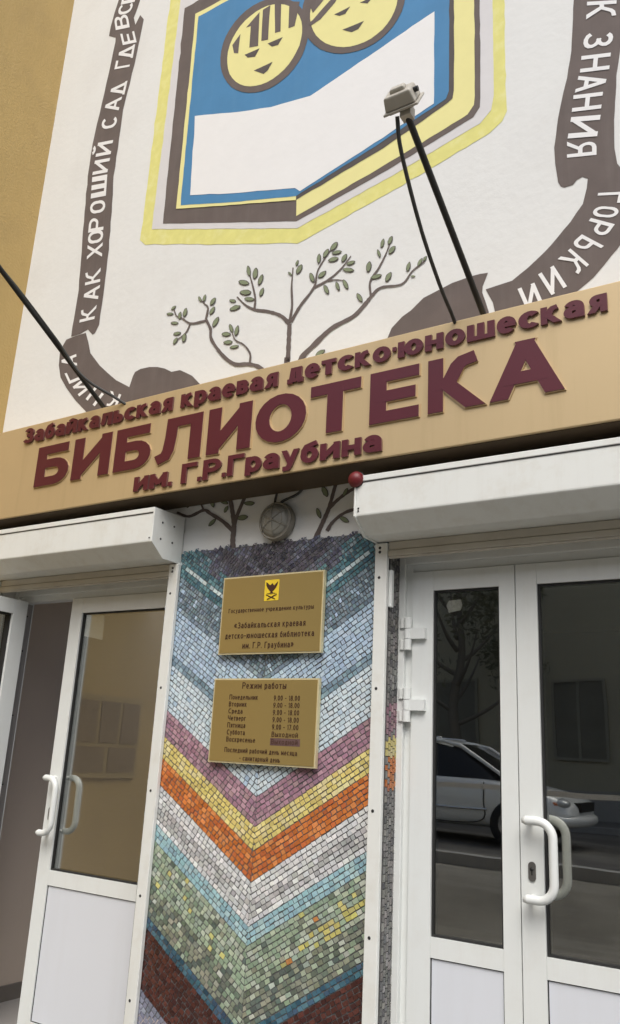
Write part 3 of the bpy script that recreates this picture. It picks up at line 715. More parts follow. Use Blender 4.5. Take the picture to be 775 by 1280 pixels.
def leaves(c, L):
    o = []; i = []
    for x, y, ang, ln in L:
        p = c(x, y); a = math.radians(ang); u = (math.cos(a), -math.sin(a))
        def shape(l, w, off=0):
            pts = []
            for k in range(16):
                t = 2*math.pi*k/16; r = math.sin(t)
                pts.append((p[0]+u[0]*l*math.cos(t)-u[1]*w*r*abs(r)**.3, p[1]+u[1]*l*math.cos(t)+u[0]*w*r*abs(r)**.3))
            return pts
        k = random.uniform(.85, 1.15); o.append(shape(ln, ln*.44*k)); i.append(shape(ln*.84, ln*.335*k))
    return o, i
LV = [(497, 65, 50, 7), (505, 82, 10, 6.5), (495, 102, 15, 7), (474, 85, 60, 6.5), (454, 100, 85, 6.5), (434, 154, -70, 6.5), (463, 145, 40, 6.5), (475, 188, -65, 6.5), (507, 178, -70, 6), (530, 173, -65, 7), (538, 132, -5, 7.5), (526, 98, 60, 6), (545, 112, 20, 6),
      (657, 48, 65, 6), (635, 56, 75, 6), (625, 85, -70, 5.5), (662, 75, 50, 6.5), (596, 123, 80, 7), (617, 151, 15, 7.5), (652, 152, 60, 7), (570, 211, -60, 6.5), (709, 123, 75, 6.5), (742, 110, 60, 6), (722, 150, 0, 3), (756, 100, 60, 4),
      (240, 168, -10, 7), (254, 135, -80, 7), (273, 142, 80, 7.5), (288, 160, 70, 7.5), (245, 196, 0, 7.5), (256, 215, -5, 6.5), (291, 195, 70, 6), (215, 240, 20, 7.5), (208, 220, -10, 4.5), (398, 130, 60, 7), (392, 112, 70, 4), (372, 143, -40, 3.5),
      (152, 222, 55, 6), (150, 248, 60, 6), (160, 280, 60, 7.5), (128, 212, 75, 5), (115, 215, -65, 4), (43, 283, 0, 5), (30, 257, 0, 4.5), (40, 240, 40, 4), (73, 253, 75, 6), (58, 262, 80, 5), (50, 313, 10, 5), (45, 334, 60, 5), (70, 325, 80, 6),
      (204, 298, -70, 6), (220, 305, 75, 7), (190, 315, 0, 6), (195, 338, 5, 6), (213, 351, 10, 6), (458, 368, 30, 7)]
def leaf_objects(o, i, parent):
    for a, b in zip(o, i):
        bm = bmesh.new(); paint(bm, a, 2, .12); n = len(bm.faces); paint(bm, b, 3.4, .1); bm.faces.ensure_lookup_table()
        for k, q in enumerate(bm.faces):
            q.material_index = 0 if k < n else 1
            q.normal_update()
            if q.normal.y > 0: q.normal_flip()
        new_obj('painted_leaf', bm, [M['darkline'], M['leafpaint']], parent)
o, i = leaves(c4, LV); leaf_objects(o, i, t1)
LV2 = [(290, 76, 0, 7), (268, 122, 10, 7), (208, 72, -20, 6), (170, 138, 45, 6.5), (170, 75, -70, 6), (95, 80, 60, 5), (534, 38, -65, 7.5), (514, 108, -70, 7), (596, 128, -30, 7), (600, 40, 60, 6), (215, 95, 60, 5)]
o, i = leaves(c6, LV2); leaf_objects(o, i, t2)

# ================================================================ SIGN
SY = -.24; SZ0, SZ1 = 2.752, 3.284
sign = empty('library_sign', (-2.1, SY, SZ0), 'long satin gold fascia sign with raised burgundy Cyrillic letters above the doors', 'sign')
def sg(bm): bmesh.ops.translate(bm, verts=bm.verts, vec=(2.1, -SY, -SZ0)); return bm
bm = bmesh.new(); box(bm, -4.285, .75, SY, -.012, SZ0, SZ1); new_obj('sign_box', sg(bm), M['signpanel'], sign, bevel=.004)
bm = bmesh.new(); box(bm, -4.28, .745, SY+.012, -.016, SZ0-.003, SZ0+.002); new_obj('underside_shade_panel', sg(bm), M['signshade'], sign)  # added dark sheet, paints the shade between sign and shutter boxes
def sign_letter(ch, x, z, W, H, hx, hy, th, rim=False, name='letter'):
    bm = bmesh.new()
    st = char_strokes(ch, x, z, W, H, hx, hy)
    char_mesh(bm, st, lambda u, v, d: (u, SY-.001-d, v), th, step=.0004, smi=1)
    o = new_obj(name, sg(bm), [M['letter'], M['letteredge']], sign)
    if rim:
        bm = bmesh.new()
        st = char_strokes(ch, x-.0035, z-.0035, W+.007, H+.007, hx+.0035, hy+.0035)
        char_mesh(bm, st, lambda u, v, d: (u, SY-.0005-d, v), .006, step=.0003, smi=0)
        new_obj('letter_rim', sg(bm), M['letterrim'], o)
ZB, HB = 2.899, .228
for ch, xa, xb in (('Б', 40, 84), ('И', 86, 134.5), ('Б', 139, 187), ('Л', 190, 249.5), ('И', 255.5, 312), ('О', 318, 383), ('Т', 387.5, 452), ('Е', 460, 524), ('К', 533.5, 608), ('А', 611, 708)):
    zb = ZB if ch != 'Т' else ZB+HB
    pa = XAT(xa, SY-.018, ZB if ch not in 'ОТ' else (ZB+HB/2 if ch == 'О' else ZB+HB-.02)); pb = XAT(xb, SY-.018, ZB if ch not in 'ОТБЕ' else (ZB+HB/2 if ch == 'О' else (ZB+.06 if ch in 'БЕ' else ZB+HB-.02)))
    pb = pa+(pb-pa)*.972
    sign_letter(ch, pa, ZB, pb-pa, HB, .0372, .0245, .009, rim=True)
def sign_line(text, pa, pb, z, capH, xH, hx, hy):
    lay, tot = layout(text, capH, xH, 1.12, .008, .042)
    k = (pb-pa)/tot
    for ch, x, W, H in lay:
        sign_letter(ch, pa+x*k, z, W*k, H, hx, hy, .010)
z1, z3 = 3.172, 2.778
sign_line('Забайкальская краевая детско·юношеская', XAT(27.5, SY-.016, z1), XAT(759, SY-.016, z1), z1, .090, .0705, .0146, .0090)
sign_line('им. Г.Р.Граубина', XAT(165, SY-.016, z3), XAT(476, SY-.016, z3), z3, .098, .074, .0150, .0102)

# ================================================================ PLAQUES
def plaque(label, group, x0, x1, z0, z1, lines, crest=None, sticker=None, rot=0):
    cx, cz = (x0+x1)/2, (z0+z1)/2; W, H = x1-x0, z1-z0
    o = empty('wall_plaque', (cx, -.030, cz), label, 'plaque', group); o.rotation_euler = (0, math.radians(rot), 0)
    boxo('plate', (-W/2, W/2, -.006, .012, -H/2, H/2), M['plateedge'], o, bevel=.0035)
    boxo('plate_face', (-W/2+.007, W/2-.007, -.0085, -.004, -H/2+.007, H/2-.007), M['plate'], o, bevel=.001)
    for text, x, z, h, align, width in lines:
        lay, tot = layout(text, h, h*.74, .78, h*.16, h*.42)
        k = width/tot if width else 1
        xs = x-tot*k/2 if align == 'c' else x
        bm = bmesh.new()
        for ch, lx, w, hh in lay:
            char_mesh(bm, char_strokes(ch, xs+lx*k, z, w*k, hh, h*.080, h*.068), lambda u, v, d: (u, -.0097-d, v), step=.00012)
        new_obj('lettering', bm, M['platetext'], o)
    for sx in (-1, 1):                                            # hidden spacers hold the plate off the tiles
        boxo('spacer', (sx*W*.35-.02, sx*W*.35+.02, .0125, .024, -H*.3, H*.3), M['blackmetal'], o)
    if crest:
        x, z, w, h = crest
        bm = bmesh.new()
        shield = [(-w/2, h/2), (w/2, h/2), (w/2, -h/2), (-w/2, -h/2)]
        bm.faces.new([bm.verts.new((x+p[0], -.0098, z+p[1])) for p in shield][::-1])
        c = new_obj('crest', bm, M['crestyellow'], o)
        bm = bmesh.new()
        def pol(pts, k=0):
            f = bm.faces.new([bm.verts.new((x+p[0]*w, -.0106-k*.0002, z+p[1]*h)) for p in pts]); bmesh.ops.triangulate(bm, faces=[f])
        # spread-winged bird over a bow with crossed arrows
        pol([(-.40, .40), (-.28, .34), (-.12, .24), (-.02, .30), (.06, .33), (.10, .26), (.16, .22), (.30, .33), (.42, .41), (.38, .24), (.28, .10), (.16, .02), (.10, -.06), (-.02, -.10), (-.12, -.04), (-.20, .02), (-.32, .12), (-.40, .26)])
        pol([(-.06, -.06), (.06, -.06), (.12, -.14), (-.12, -.14)], 1)
        for s in (-1, 1):                                        # crossed arrows under a flat bow
            pol([(s*.34, -.20), (s*.38, -.24), (-s*.26, -.46), (-s*.30, -.42)], 3+2*s)
        pol([(-.42, -.20), (-.22, -.145), (.22, -.145), (.42, -.20), (.22, -.175), (-.22, -.175)], 8)
        new_obj('crest_bird', bm, M['platetext'], c)
    if sticker:
        x0, x1, z0, z1 = sticker
        st = boxo('sticker', (x0, x1, -.0092, -.0080, z0, z1), M['sticker'], o)
    return o
def pc(p): return PY(*p, -.035)
A = [pc(p) for p in ((281, 722.3), (406, 712.6), (401.2, 815.7), (272.3, 818.4))]
x0, x1 = (A[0].x+A[3].x)/2, (A[1].x+A[2].x)/2; z0, z1 = (A[2].z+A[3].z)/2, (A[0].z+A[1].z)/2
W, H = x1-x0, z1-z0
plaque('upper gold wall plaque with yellow crest naming the library on blue mosaic', 'gold plaques on the mosaic pillar', x0, x1, z0, z1,
       [('Государственное учреждение культуры', 0, .010*H/.36, .0200, 'c', W*.84), ('«Забайкальская краевая', 0, -.062, .0275, 'c', W*.70), ('детско-юношеская библиотека', 0, -.108, .0275, 'c', W*.87), ('им. Г.Р. Граубина»', 0, -.153, .0275, 'c', W*.50)],
       crest=(.004, .105*H/.36, .078, .094))
A = [pc(p) for p in ((268.5, 848.1), (399.8, 847.7), (393.6, 961), (260.4, 951.9))]
x0, x1 = (A[0].x+A[3].x)/2, (A[1].x+A[2].x)/2; z0, z1 = (A[2].z+A[3].z)/2, (A[0].z+A[1].z)/2
W2, H2 = x1-x0, z1-z0
rows = [('Режим работы', 0, H2*.375, .028, 'c', W2*.42)]
for k, (d, h) in enumerate((('Понедельник', '9.00 - 18.00'), ('Вторник', '9.00 - 18.00'), ('Среда', '9.00 - 18.00'), ('Четверг', '9.00 - 18.00'), ('Пятница', '9.00 - 17.00'), ('Суббота', 'Выходной'), ('Воскресенье', 'Выходной'))):
    z = H2*(.245-.083*k); rows.append((d, -W2*.33, z, .0215, 'l', W2*{0: .28, 6: .28}.get(k, .018*len(d)+.05)))
    rows.append((h, W2*.10, z-.002, .0215, 'l', W2*.24))
rows += [('Последний рабочий день месяца', 0, -H2*.375, .021, 'c', W2*.68), ('- санитарный день', 0, -H2*.462, .021, 'c', W2*.38)]
plaque('lower gold wall plaque listing weekday opening hours on blue mosaic', 'gold plaques on the mosaic pillar', x0, x1, z0, z1, rows, sticker=(W2*.09, W2*.36, H2*(.245-.083*6)-.007, H2*(.245-.083*6)+.023))

# ================================================================ DOORS
DY = .10                                        # front of the door leaves
def profile_ring(bm, x0, x1, z0, z1, w, y0, y1):
    box(bm, x0, x0+w, y0, y1, z0, z1); box(bm, x1-w, x1, y0, y1, z0, z1)
    box(bm, x0+w, x1-w, y0+.0006, y1, z0, z0+w); box(bm, x0+w, x1-w, y0+.0006, y1, z1-w, z1)
def leaf(parent, loc, w, sl, sr, name_label=None, rot=0, zt=2.352, handle=None, hinge=None):
    """a glazed leaf, local x from its left edge 0..w; sl / sr are stile widths"""
    g0, g1, p1, p0, zb = .972, 2.271, .903, .30, .13
    L = bpy.data.objects.new('door_leaf', None)
    bm = bmesh.new()
    T = .065
    box(bm, 0, sl, 0, T, zb, zt); box(bm, w-sr, w, 0, T, zb, zt)
    for a, b in ((zb, p0), (p1, g0), (g1, zt)): box(bm, sl+.0006, w-sr-.0006, 0.0008, T, a, b)
    bpy.data.objects.remove(L)
    L = new_obj('door_leaf', bm, M['pvc'], parent, bevel=.004)
    L.location = loc; L.rotation_euler = (0, 0, rot)
    if name_label: L['label'] = name_label
    bm = bmesh.new()
    profile_ring(bm, sl-.001, w-sr+.001, g0-.001, g1+.001, .009, .010, .05)
    new_obj('gasket', bm, M['gasket'], L)
    bm = bmesh.new(); profile_ring(bm, sl-.001, w-sr+.001, p0-.001, p1+.001, .005, .006, .05); new_obj('gasket', bm, M['gasket'], L)
    boxo('glass_pane', (sl+.004, w-sr-.004, .018, .022, g0+.004, g1-.004), M['glass'], L)
    boxo('infill_panel', (sl+.003, w-sr-.003, .008, .045, p0+.003, p1-.003), M['pvcpanel'], L, bevel=.004)
    if handle:
        hx, hz0, hz1, reach = handle
        y = -.062; r = .055
        pts = [(hx, y, hz1)] + [Vector((hx+reach-r+r*math.sin(a), y, hz1-r+r*math.cos(a))) for a in [math.pi/2*k/7 for k in range(8)]] + \
              [Vector((hx+reach-r+r*math.cos(a), y, hz0+r-r*math.sin(a))) for a in [math.pi/2*k/7 for k in range(8)]] + [(hx, y, hz0)]
        bm = bmesh.new(); tube(bm, pts, .0155, 14)
        for z in (hz0, hz1):
            lathe(bm, [(0, -.0155), (.010, -.013), (.0155, 0)], (hx, y, z), (1, 0, 0), 14)
            tube(bm, [(hx+.002, y+.004, z), (hx+.002, 0.001, z)], .0105, 12)
        new_obj('pull_handle', bm, M['pvc'], L)
        bm = bmesh.new(); yi = T+.030
        tube(bm, [Vector((p[0], yi, p[2])) for p in pts], .0155, 14)
        for z in (hz0, hz1): tube(bm, [(hx+.002, yi-.004, z), (hx+.002, T-.001, z)], .0105, 12)
        new_obj('inner_handle', bm, M['pvc'], L)
        zc = (hz0+hz1)/2-.045
        bm = bmesh.new()
        oval = [(hx+.0135*math.cos(a), zc+(.019 if math.sin(a) >= 0 else -.019)+.0135*math.sin(a)) for a in [2*math.pi*(q+.5)/24 for q in range(24)]]
        fr_ = [bm.verts.new((x, -.005, z)) for x, z in oval]; bk = [bm.verts.new((x, .0, z)) for x, z in oval]
        bm.faces.new(fr_)
        for q in range(24): bm.faces.new((fr_[q], bk[q], bk[(q+1) % 24], fr_[(q+1) % 24]))
        bmesh.ops.recalc_face_normals(bm, faces=bm.faces)
        k = new_obj('keyhole_plate', bm, M['lockplate'], L)
        bm = bmesh.new(); lathe(bm, [(0, 0), (.0065, 0), (.0065, .003), (0, .0035)], (hx, -.0045, zc+.008), (0, -1, 0), 14); box(bm, hx-.002, hx+.002, -.0062, -.0052, zc-.012, zc+.004)
        new_obj('lock_cylinder', bm, M['screw'], k)
    for z in hinge or ():
        bm = bmesh.new()
        tube(bm, [(-.012, -.016, z-.066), (-.012, -.016, z-.022)], .0165, 14); tube(bm, [(-.012, -.0165, z-.020), (-.012, -.0165, z+.020)], .0150, 14); tube(bm, [(-.012, -.016, z+.022), (-.012, -.016, z+.066)], .0165, 14)
        tube(bm, [(-.040, -.008, z-.064), (-.040, -.008, z-.024)], .012, 10); tube(bm, [(-.040, -.008, z+.024), (-.040, -.008, z+.064)], .012, 10)
        box(bm, -.006, .066, -.022, -.0005, z-.0215, z+.0215)
        box(bm, -.045, -.012, -.012, .006, z-.063, z-.024); box(bm, -.045, -.012, -.012, .006, z+.024, z+.063)
        new_obj('hinge', bm, M['pvc'], L)
    return L
def door_frame(parent, x0, x1, zt, jl, jr):
    bm = bmesh.new()
    y0, y1 = .112, .186
    box(bm, x0+.002, x0+jl, y0, y1, .1, 2.447); box(bm, x1-jr, x1-.002, y0, y1, .1, 2.447)
    box(bm, x0+jl, x1-jr, y0+.001, y1, zt+.004, 2.447)
    box(bm, x0+.002, x0+jl*.55, y0-.022, y0, .1, 2.446)                       # stepped outer bead
    box(bm, x1-jr*.55, x1-.002, y0-.022, y0, .1, 2.446)
    box(bm, x0+jl*.55, x1-jr*.55, y0-.0215, y0, zt+.035, 2.446)
    box(bm, x0+jl, x1-jr, y0+.001, y1, .10, .125)
    bmesh.ops.translate(bm, verts=bm.verts, vec=(-parent.location.x, -parent.location.y, -parent.location.z))
    return new_obj('door_frame', bm, M['pvc'], parent, bevel=.003)
dr = empty('entrance_door', (XR0, 0, .1), 'closed white double door with silver car reflected in its dark glass, right of the mosaic', 'door', 'white glazed entrance doors')
door_frame(dr, XR0, XR1, 2.352, .062, .062)
def rel(p, x): return (x-p.location.x, DY-p.location.y, -p.location.z)
leaf(dr, rel(dr, -1.491), 1.491-1.0535, .0925, .064, hinge=(2.092, 1.806, .55))
hzR = [PY(667, y, .04).z for y in (1026, 1125)]
leaf(dr, rel(dr, -1.0495), 1.0495-.345, .083, .09, handle=(.041, hzR[1], hzR[0], XAT(692, .04, 1.3)-(-1.0495+.041)))
dl = empty('entrance_door', (XL0, 0, .1), 'white double door at left with its narrow leaf standing open', 'door', 'white glazed entrance doors')
door_frame(dl, XL0, XL1, 2.352, .066, .035)
hzL = [PY(52, y, .04).z for y in (971.5, 1041)]
leaf(dl, rel(dl, -3.560), 3.560-2.800, .086, .066, handle=(.043, hzL[1], hzL[0], XAT(67.5, .04, 1.3)-(-3.560+.043)))
leaf(dl, (-3.986-XL0, DY-.010, -.1), .42, .095, .075, 'narrow leaf swung open towards the street', rot=math.radians(-88))
bm = bmesh.new()
box(bm, .0665, .069, .122, .176, .03, 2.25)
for z in (.4, .9, 1.25, 1.62, 1.98, 2.18): lathe(bm, [(0, .002), (.004, .0015), (.005, 0)], (.069, .146, z), (1, 0, 0), 10, mi=1)
new_obj('strike_strip', bm, [M['strip'], M['screw']], dl)

# ================================================================ ROLLER SHUTTERS
def shutter(label, x0, x1, gl, gr):
    o = empty('roller_shutter', (x0, 0, 2.4), label, 'shutter', 'roller shutters above the doors')
    f = lambda bm: (bmesh.ops.translate(bm, verts=bm.verts, vec=(-x0, 0, -2.4)), bm)[1]
    P = [(-.224, 2.686), (-.222, 2.525), (-.139, 2.462), (-.012, 2.462), (-.012, 2.690)]
    bm = bmesh.new()
    A = [bm.verts.new((x0+.004, y, z)) for y, z in P]; B = [bm.verts.new((x1-.004, y, z)) for y, z in P]
    bm.faces.new(A); bm.faces.new(B[::-1])
    for i in range(5): bm.faces.new((A[i], B[i], B[(i+1) % 5], A[(i+1) % 5]))
    bmesh.ops.recalc_face_normals(bm, faces=bm.faces)
    b = new_obj('shutter_box', f(bm), M['alu'], o, bevel=.006)
    bm = bmesh.new(); box(bm, x0+.002, x1-.002, -.2275, -.02, 2.668, 2.6935); new_obj('top_cover', f(bm), M['alu'], o, bevel=.003)
    bm = bmesh.new(); box(bm, x0+.003, x1-.003, -.2262, -.2, 2.6645, 2.6678); new_obj('seam', f(bm), M['gasket'], o)
    for s, x in ((-1, x0), (1, x1)):
        Q = [(-.228, 2.692), (-.226, 2.523), (-.140, 2.457), (-.008, 2.457), (-.008, 2.696)]
        bm = bmesh.new(); xa, xb = (x-.003, x+.006) if s < 0 else (x-.006, x+.003)
        A = [bm.verts.new((xa, y, z)) for y, z in Q]; B = [bm.verts.new((xb, y, z)) for y, z in Q]
        bm.faces.new(A); bm.faces.new(B[::-1])
        for i in range(5): bm.faces.new((A[i], B[i], B[(i+1) % 5], A[(i+1) % 5]))
        bmesh.ops.recalc_face_normals(bm, faces=bm.faces)
        e = new_obj('end_cap', f(bm), M['alu'], o, bevel=.002)
        for y, z in ((-.165, 2.63), (-.082, 2.63), (-.168, 2.548), (-.085, 2.548)):
            bm = bmesh.new(); lathe(bm, [(0, .003), (.005, .002), (.0055, 0)], (x+s*.003, y, z), (s, 0, 0), 10); new_obj('screw', f(bm), M['screw'], e)
    for x in (x0+.018, x1-.018):
        for z in (2.545, 2.556) if x < (x0+x1)/2 else (2.543,):
            bm = bmesh.new(); lathe(bm, [(0, .003), (.0035, .002), (.004, 0)], (x, -.2235, z), (0, -1, 0), 10); new_obj('screw', f(bm), M['screw'], b)
    # slats showing below the box and the bottom rail
    bm = bmesh.new(); box(bm, gl[1]+.002, gr[0]-.002, -.026, -.010, 2.425, 2.461); new_obj('slat', f(bm), M['slat'], o, bevel=.005)
    bm = bmesh.new(); box(bm, gl[1]+.002, gr[0]-.002, -.030, -.008, 2.398, 2.4235); box(bm, gl[1]+.004, gr[0]-.004, -.027, -.010, 2.390, 2.3975)
    new_obj('bottom_rail', f(bm), M['slat'], o, bevel=.003)
    bm = bmesh.new(); box(bm, gl[1], gr[0], -.006, .088, 2.449, 2.4562); new_obj('soffit_strip', f(bm), M['slat'], o)
    for a, bb in (gl, gr):
        bm = bmesh.new(); box(bm, a, bb, -.034, -.0125, .1, 2.456); gg = new_obj('guide_rail', f(bm), M['alu'], o, bevel=.003)
        for z in (2.436, 2.418, 2.31, 1.86, 1.40, .96, .55, .25):
            bm = bmesh.new(); lathe(bm, [(0, .0015), (.0055, .0012), (.0065, 0)], ((a+bb)/2-.006, -.0342, z), (0, -1, 0), 12); new_obj('screw', f(bm), M['screw'], gg)
    return o
# guide rails on the plaster outside each opening
shutter('left white roller shutter housing with four screws on its grey end cap', -4.14, -2.700, (-4.10, -4.04), (-2.748, -2.688))
sr = shutter('right white roller shutter housing, stained, with a dark red ball on its corner', XAT(443.5, -.224, 2.60), -.24, (-1.603, -1.547), (-.30, -.244))
bm = bmesh.new(); box(bm, XR0+.006, XR0+.022, -.010, .012, 2.19, 2.345)
bmesh.ops.translate(bm, verts=bm.verts, vec=(-sr.location.x, 0, -2.4)); new_obj('contact_strip', bm, M['pvc'], sr, bevel=.003)

# ================================================================ LAMPS AND SMALL FITTINGS
c = PY(342, 650, -.05)
bl = empty('bulkhead_lamp', (c.x, 0, c.z), 'round dusty bulkhead lamp with wire guard on white wall under the sign', 'lamp')
bm = bmesh.new(); lathe(bm, [(0, 0), (.088, 0), (.092, .012), (.086, .034), (.074, .040), (0, .040)], (0, -.001, 0), (0, -1, 0), 36); new_obj('base_ring', bm, M['bulkmetal'], bl)
bm = bmesh.new(); lathe(bm, [(.074, .041), (.071, .048), (.060, .056), (.043, .062), (.022, .065), (0, .066)], (0, -.001, 0), (0, -1, 0), 32); new_obj('glass_dome', bm, M['bulkglass'], bl)
bm = bmesh.new()
for ang in (35, 95, 155):
    a = math.radians(ang); d = Vector((math.cos(a), 0, math.sin(a)))
    tube(bm, [d*(.082*math.cos(t))+Vector((0, -.036-.036*math.sin(t), 0)) for t in [math.pi*k/14 for k in range(15)]], .0020, 6)
tube(bm, [Vector((.052*math.cos(t), -.0605, .052*math.sin(t))) for t in [2*math.pi*k/24 for k in range(24)]], .0019, 6, closed=True)
tube(bm, [Vector((.084*math.cos(t), -.038, .084*math.sin(t))) for t in [2*math.pi*k/28 for k in range(28)]], .005, 8, closed=True)
new_obj('wire_guard', bm, M['bulkmetal'], bl)
bm = bmesh.new(); tube(bm, smooth_path([(.01, -.02, .085), (.03, -.018, .10), (.10, -.012, .125), (.16, -.03, .165)], 6), .006, 8); tube(bm, smooth_path([(-.02, -.02, .085), (-.022, -.016, .11), (-.01, -.02, .15)], 5), .006, 8)
new_obj('cable', bm, M['cable'], bl)
c = PY(447, 600.5, -.215)
rb = empty('siren_ball', (c.x, c.y, c.z), 'small dark red ball mounted on the upper corner of the right shutter housing', 'siren')
bm = bmesh.new(); lathe(bm, [(.034*math.sin(t), -.034*math.cos(t)*.9) for t in [math.pi*k/14 for k in range(15)]], (0, -.012, 0), (0, -1, .1), 24); new_obj('red_dome', bm, M['red'], rb)
bm = bmesh.new(); lathe(bm, [(0, 0), (.036, 0), (.0365, .008), (.034, .010), (0, .010)], (0, 0.0, 0), (0, -1, .1), 24); box(bm, -.012, .012, .0, .06, -.010, .008); new_obj('collar', bm, M['blackmetal'], rb)
def floodlight(label, bx, cable, k=1.0):
    o = empty('floodlight', (bx, -.12, SZ1), label, 'floodlight', 'floodlights on arms over the sign')
    h = Vector((0, -.775, .435))*k
    bm = bmesh.new(); tube(bm, [(0, 0.0, -.01), h], .0125, 12); lathe(bm, [(0, 0), (.035, 0), (.035, .008), (.016, .012)], (0, 0, .003), (0, 0, 1), 16); new_obj('support_arm', bm, M['blackmetal'], o)
    # housing: bevelled trapezoid body behind a wider flange that faces the sign
    n = Vector((0, .86, -.50)).normalized(); s = Vector((1, 0, 0)); t = n.cross(s).normalized()
    c = h+Vector((-.010, -.015, .045))
    bm = bmesh.new()
    def frustum(a0, b0, d0, a1, b1, d1):
        q = .76
        A = [bm.verts.new(c+(s*x*a0+t*y*b0+n*d0)*q) for x, y in ((-1, -1), (1, -1), (1, 1), (-1, 1))]
        B = [bm.verts.new(c+(s*x*a1+t*y*b1+n*d1)*q) for x, y in ((-1, -1), (1, -1), (1, 1), (-1, 1))]
        bm.faces.new(A); bm.faces.new(B[::-1])
        for i in range(4): bm.faces.new((A[i], B[i], B[(i+1) % 4], A[(i+1) % 4]))
    frustum(.064, .048, -.060, .076, .058, 0)
    bmesh.ops.recalc_face_normals(bm, faces=bm.faces); hd = new_obj('housing', bm, M['lampgrey'], o, bevel=.006)
    bm = bmesh.new(); frustum(.086, .066, .001, .086, .066, .012); bmesh.ops.recalc_face_normals(bm, faces=bm.faces); new_obj('front_flange', bm, M['lampgrey'], o, bevel=.003)
    bm = bmesh.new(); frustum(.060, .050, .0145, .060, .050, .017); bmesh.ops.recalc_face_normals(bm, faces=bm.faces); new_obj('lamp_glass', bm, M['oppglass'], o)
    bm = bmesh.new(); frustum(.034, .02, -.078, .038, .024, -.058); bmesh.ops.recalc_face_normals(bm, faces=bm.faces); new_obj('back_cap', bm, M['lampgrey'], hd, bevel=.005)
    bm = bmesh.new(); g = c+s*.050-n*.028; tube(bm, [g, g+s*.017], .009, 10); new_obj('cable_gland', bm, M['blackmetal'], hd)
    bm = bmesh.new(); box(bm, -.020, .020, h.y-.02, h.y+.015, h.z-.012, h.z+.03); new_obj('bracket', bm, M['lampgrey'], o, bevel=.003)
    bm = bmesh.new(); tube(bm, smooth_path(cable, 10), .0075, 8); new_obj('cable', bm, M['cable'], o)
floodlight('grey floodlight head on a black arm in front of the emblem', -1.061, [(-.035, -.785, .44), (-.05, -.72, .35), (-.07, -.52, .185), (-.09, -.30, .07), (-.10, -.15, .012), (-.10, -.09, -.03)])
floodlight('black lamp arm with loose cable at the left end of the sign', -3.185, [(-.03, -1.05, .58), (.0, -.75, .43), (.015, -.45, .25), (.07, -.30, .10), (.17, -.16, .02), (.24, -.09, -.03)], 1.35)

# papers
def sheet(name, pts, label, cat, m, y, nrm=(0, -1, 0)):
    bm = bmesh.new(); c = sum(pts, Vector())/len(pts)
    a = [bm.verts.new(p-c) for p in pts]; b = [bm.verts.new(p-c+Vector((0, .0012, 0))) for p in pts]
    bm.faces.new(a); bm.faces.new(b[::-1])
    for i in range(len(pts)): bm.faces.new((a[i], b[i], b[(i+1) % len(pts)], a[(i+1) % len(pts)]))
    bmesh.ops.recalc_face_normals(bm, faces=bm.faces)
    o = new_obj(name, bm, m); o.location = c; return tag(o, label, cat)
sheet('paper_notice', [PY(x, y, .127) for x, y in ((105, 765), (131, 769), (128, 800), (101, 794))], 'white paper notice taped inside the left door glass', 'notice', M['paper'], 0)
sheet('paper_scrap', [PY(x, y, .1275) for x, y in ((558, 757), (561, 751), (576, 749), (578, 757), (575, 763), (561, 766))], 'torn scrap of pale paper stuck high on the narrow right door glass', 'paper', M['paper'], 0)

# notice board on the wing wall (seen as a reflection in the left glass)
nb = empty('notice_board', (-4.275, -.94, 1.64), 'brown notice board with framed sheets mirrored in the left door glass', 'notice board')
boxo('backing', (-.013, 0.0, -.31, .31, -.27, .27), M['board'], nb, bevel=.004)
for y in (-.2, 0, .2): boxo('framed_sheet', (.001, .004, y-.085, y+.085, -.04, .23), M['pic'], nb, bevel=.004)
for y in (-.15, .15): boxo('framed_sheet', (.001, .004, y-.13, y+.13, -.23, -.07), M['pic'], nb, bevel=.004)

# ================================================================ ACROSS THE STREET (what the glass mirrors)
ob = empty('opposite_building', (-8, -16.6, GZ), 'beige building across the street mirrored dimly in the door glass', 'building')
bm = bmesh.new(); box(bm, -22, 40, -10, 0, 0, 9.5); new_obj('wall', bm, M['oppwall'], ob)
bm = bmesh.new(); box(bm, -22.3, 40.3, -10.3, .35, 9.5, 9.85); new_obj('roof', bm, M['kerb'], ob)
bm = bmesh.new(); box(bm, -22, 40, 0.001, .05, 0, .7); new_obj('plinth', bm, M['kerb'], ob)
for fl in (1.35,):
    for k in range(9):
        x = -12.5+k*3.05
        fr = None
        bm = bmesh.new()
        profile_ring(bm, x-.6, x+.6, fl, fl+1.8, .06, .003, .06); box(bm, x-.03, x+.03, .003, .05, fl+.06, fl+1.74)
        fr = new_obj('window', bm, M['oppframe'], ob)
        bm = bmesh.new(); box(bm, x-.55, x+.55, .006, .03, fl+.05, fl+1.75); new_obj('pane', bm, M['oppglass'], fr)
bm = bmesh.new(); tube(bm, [(4.6, .12, .2), (4.6, .12, 9.4)], .06, 10); new_obj('downpipe', bm, M['oppframe'], ob)

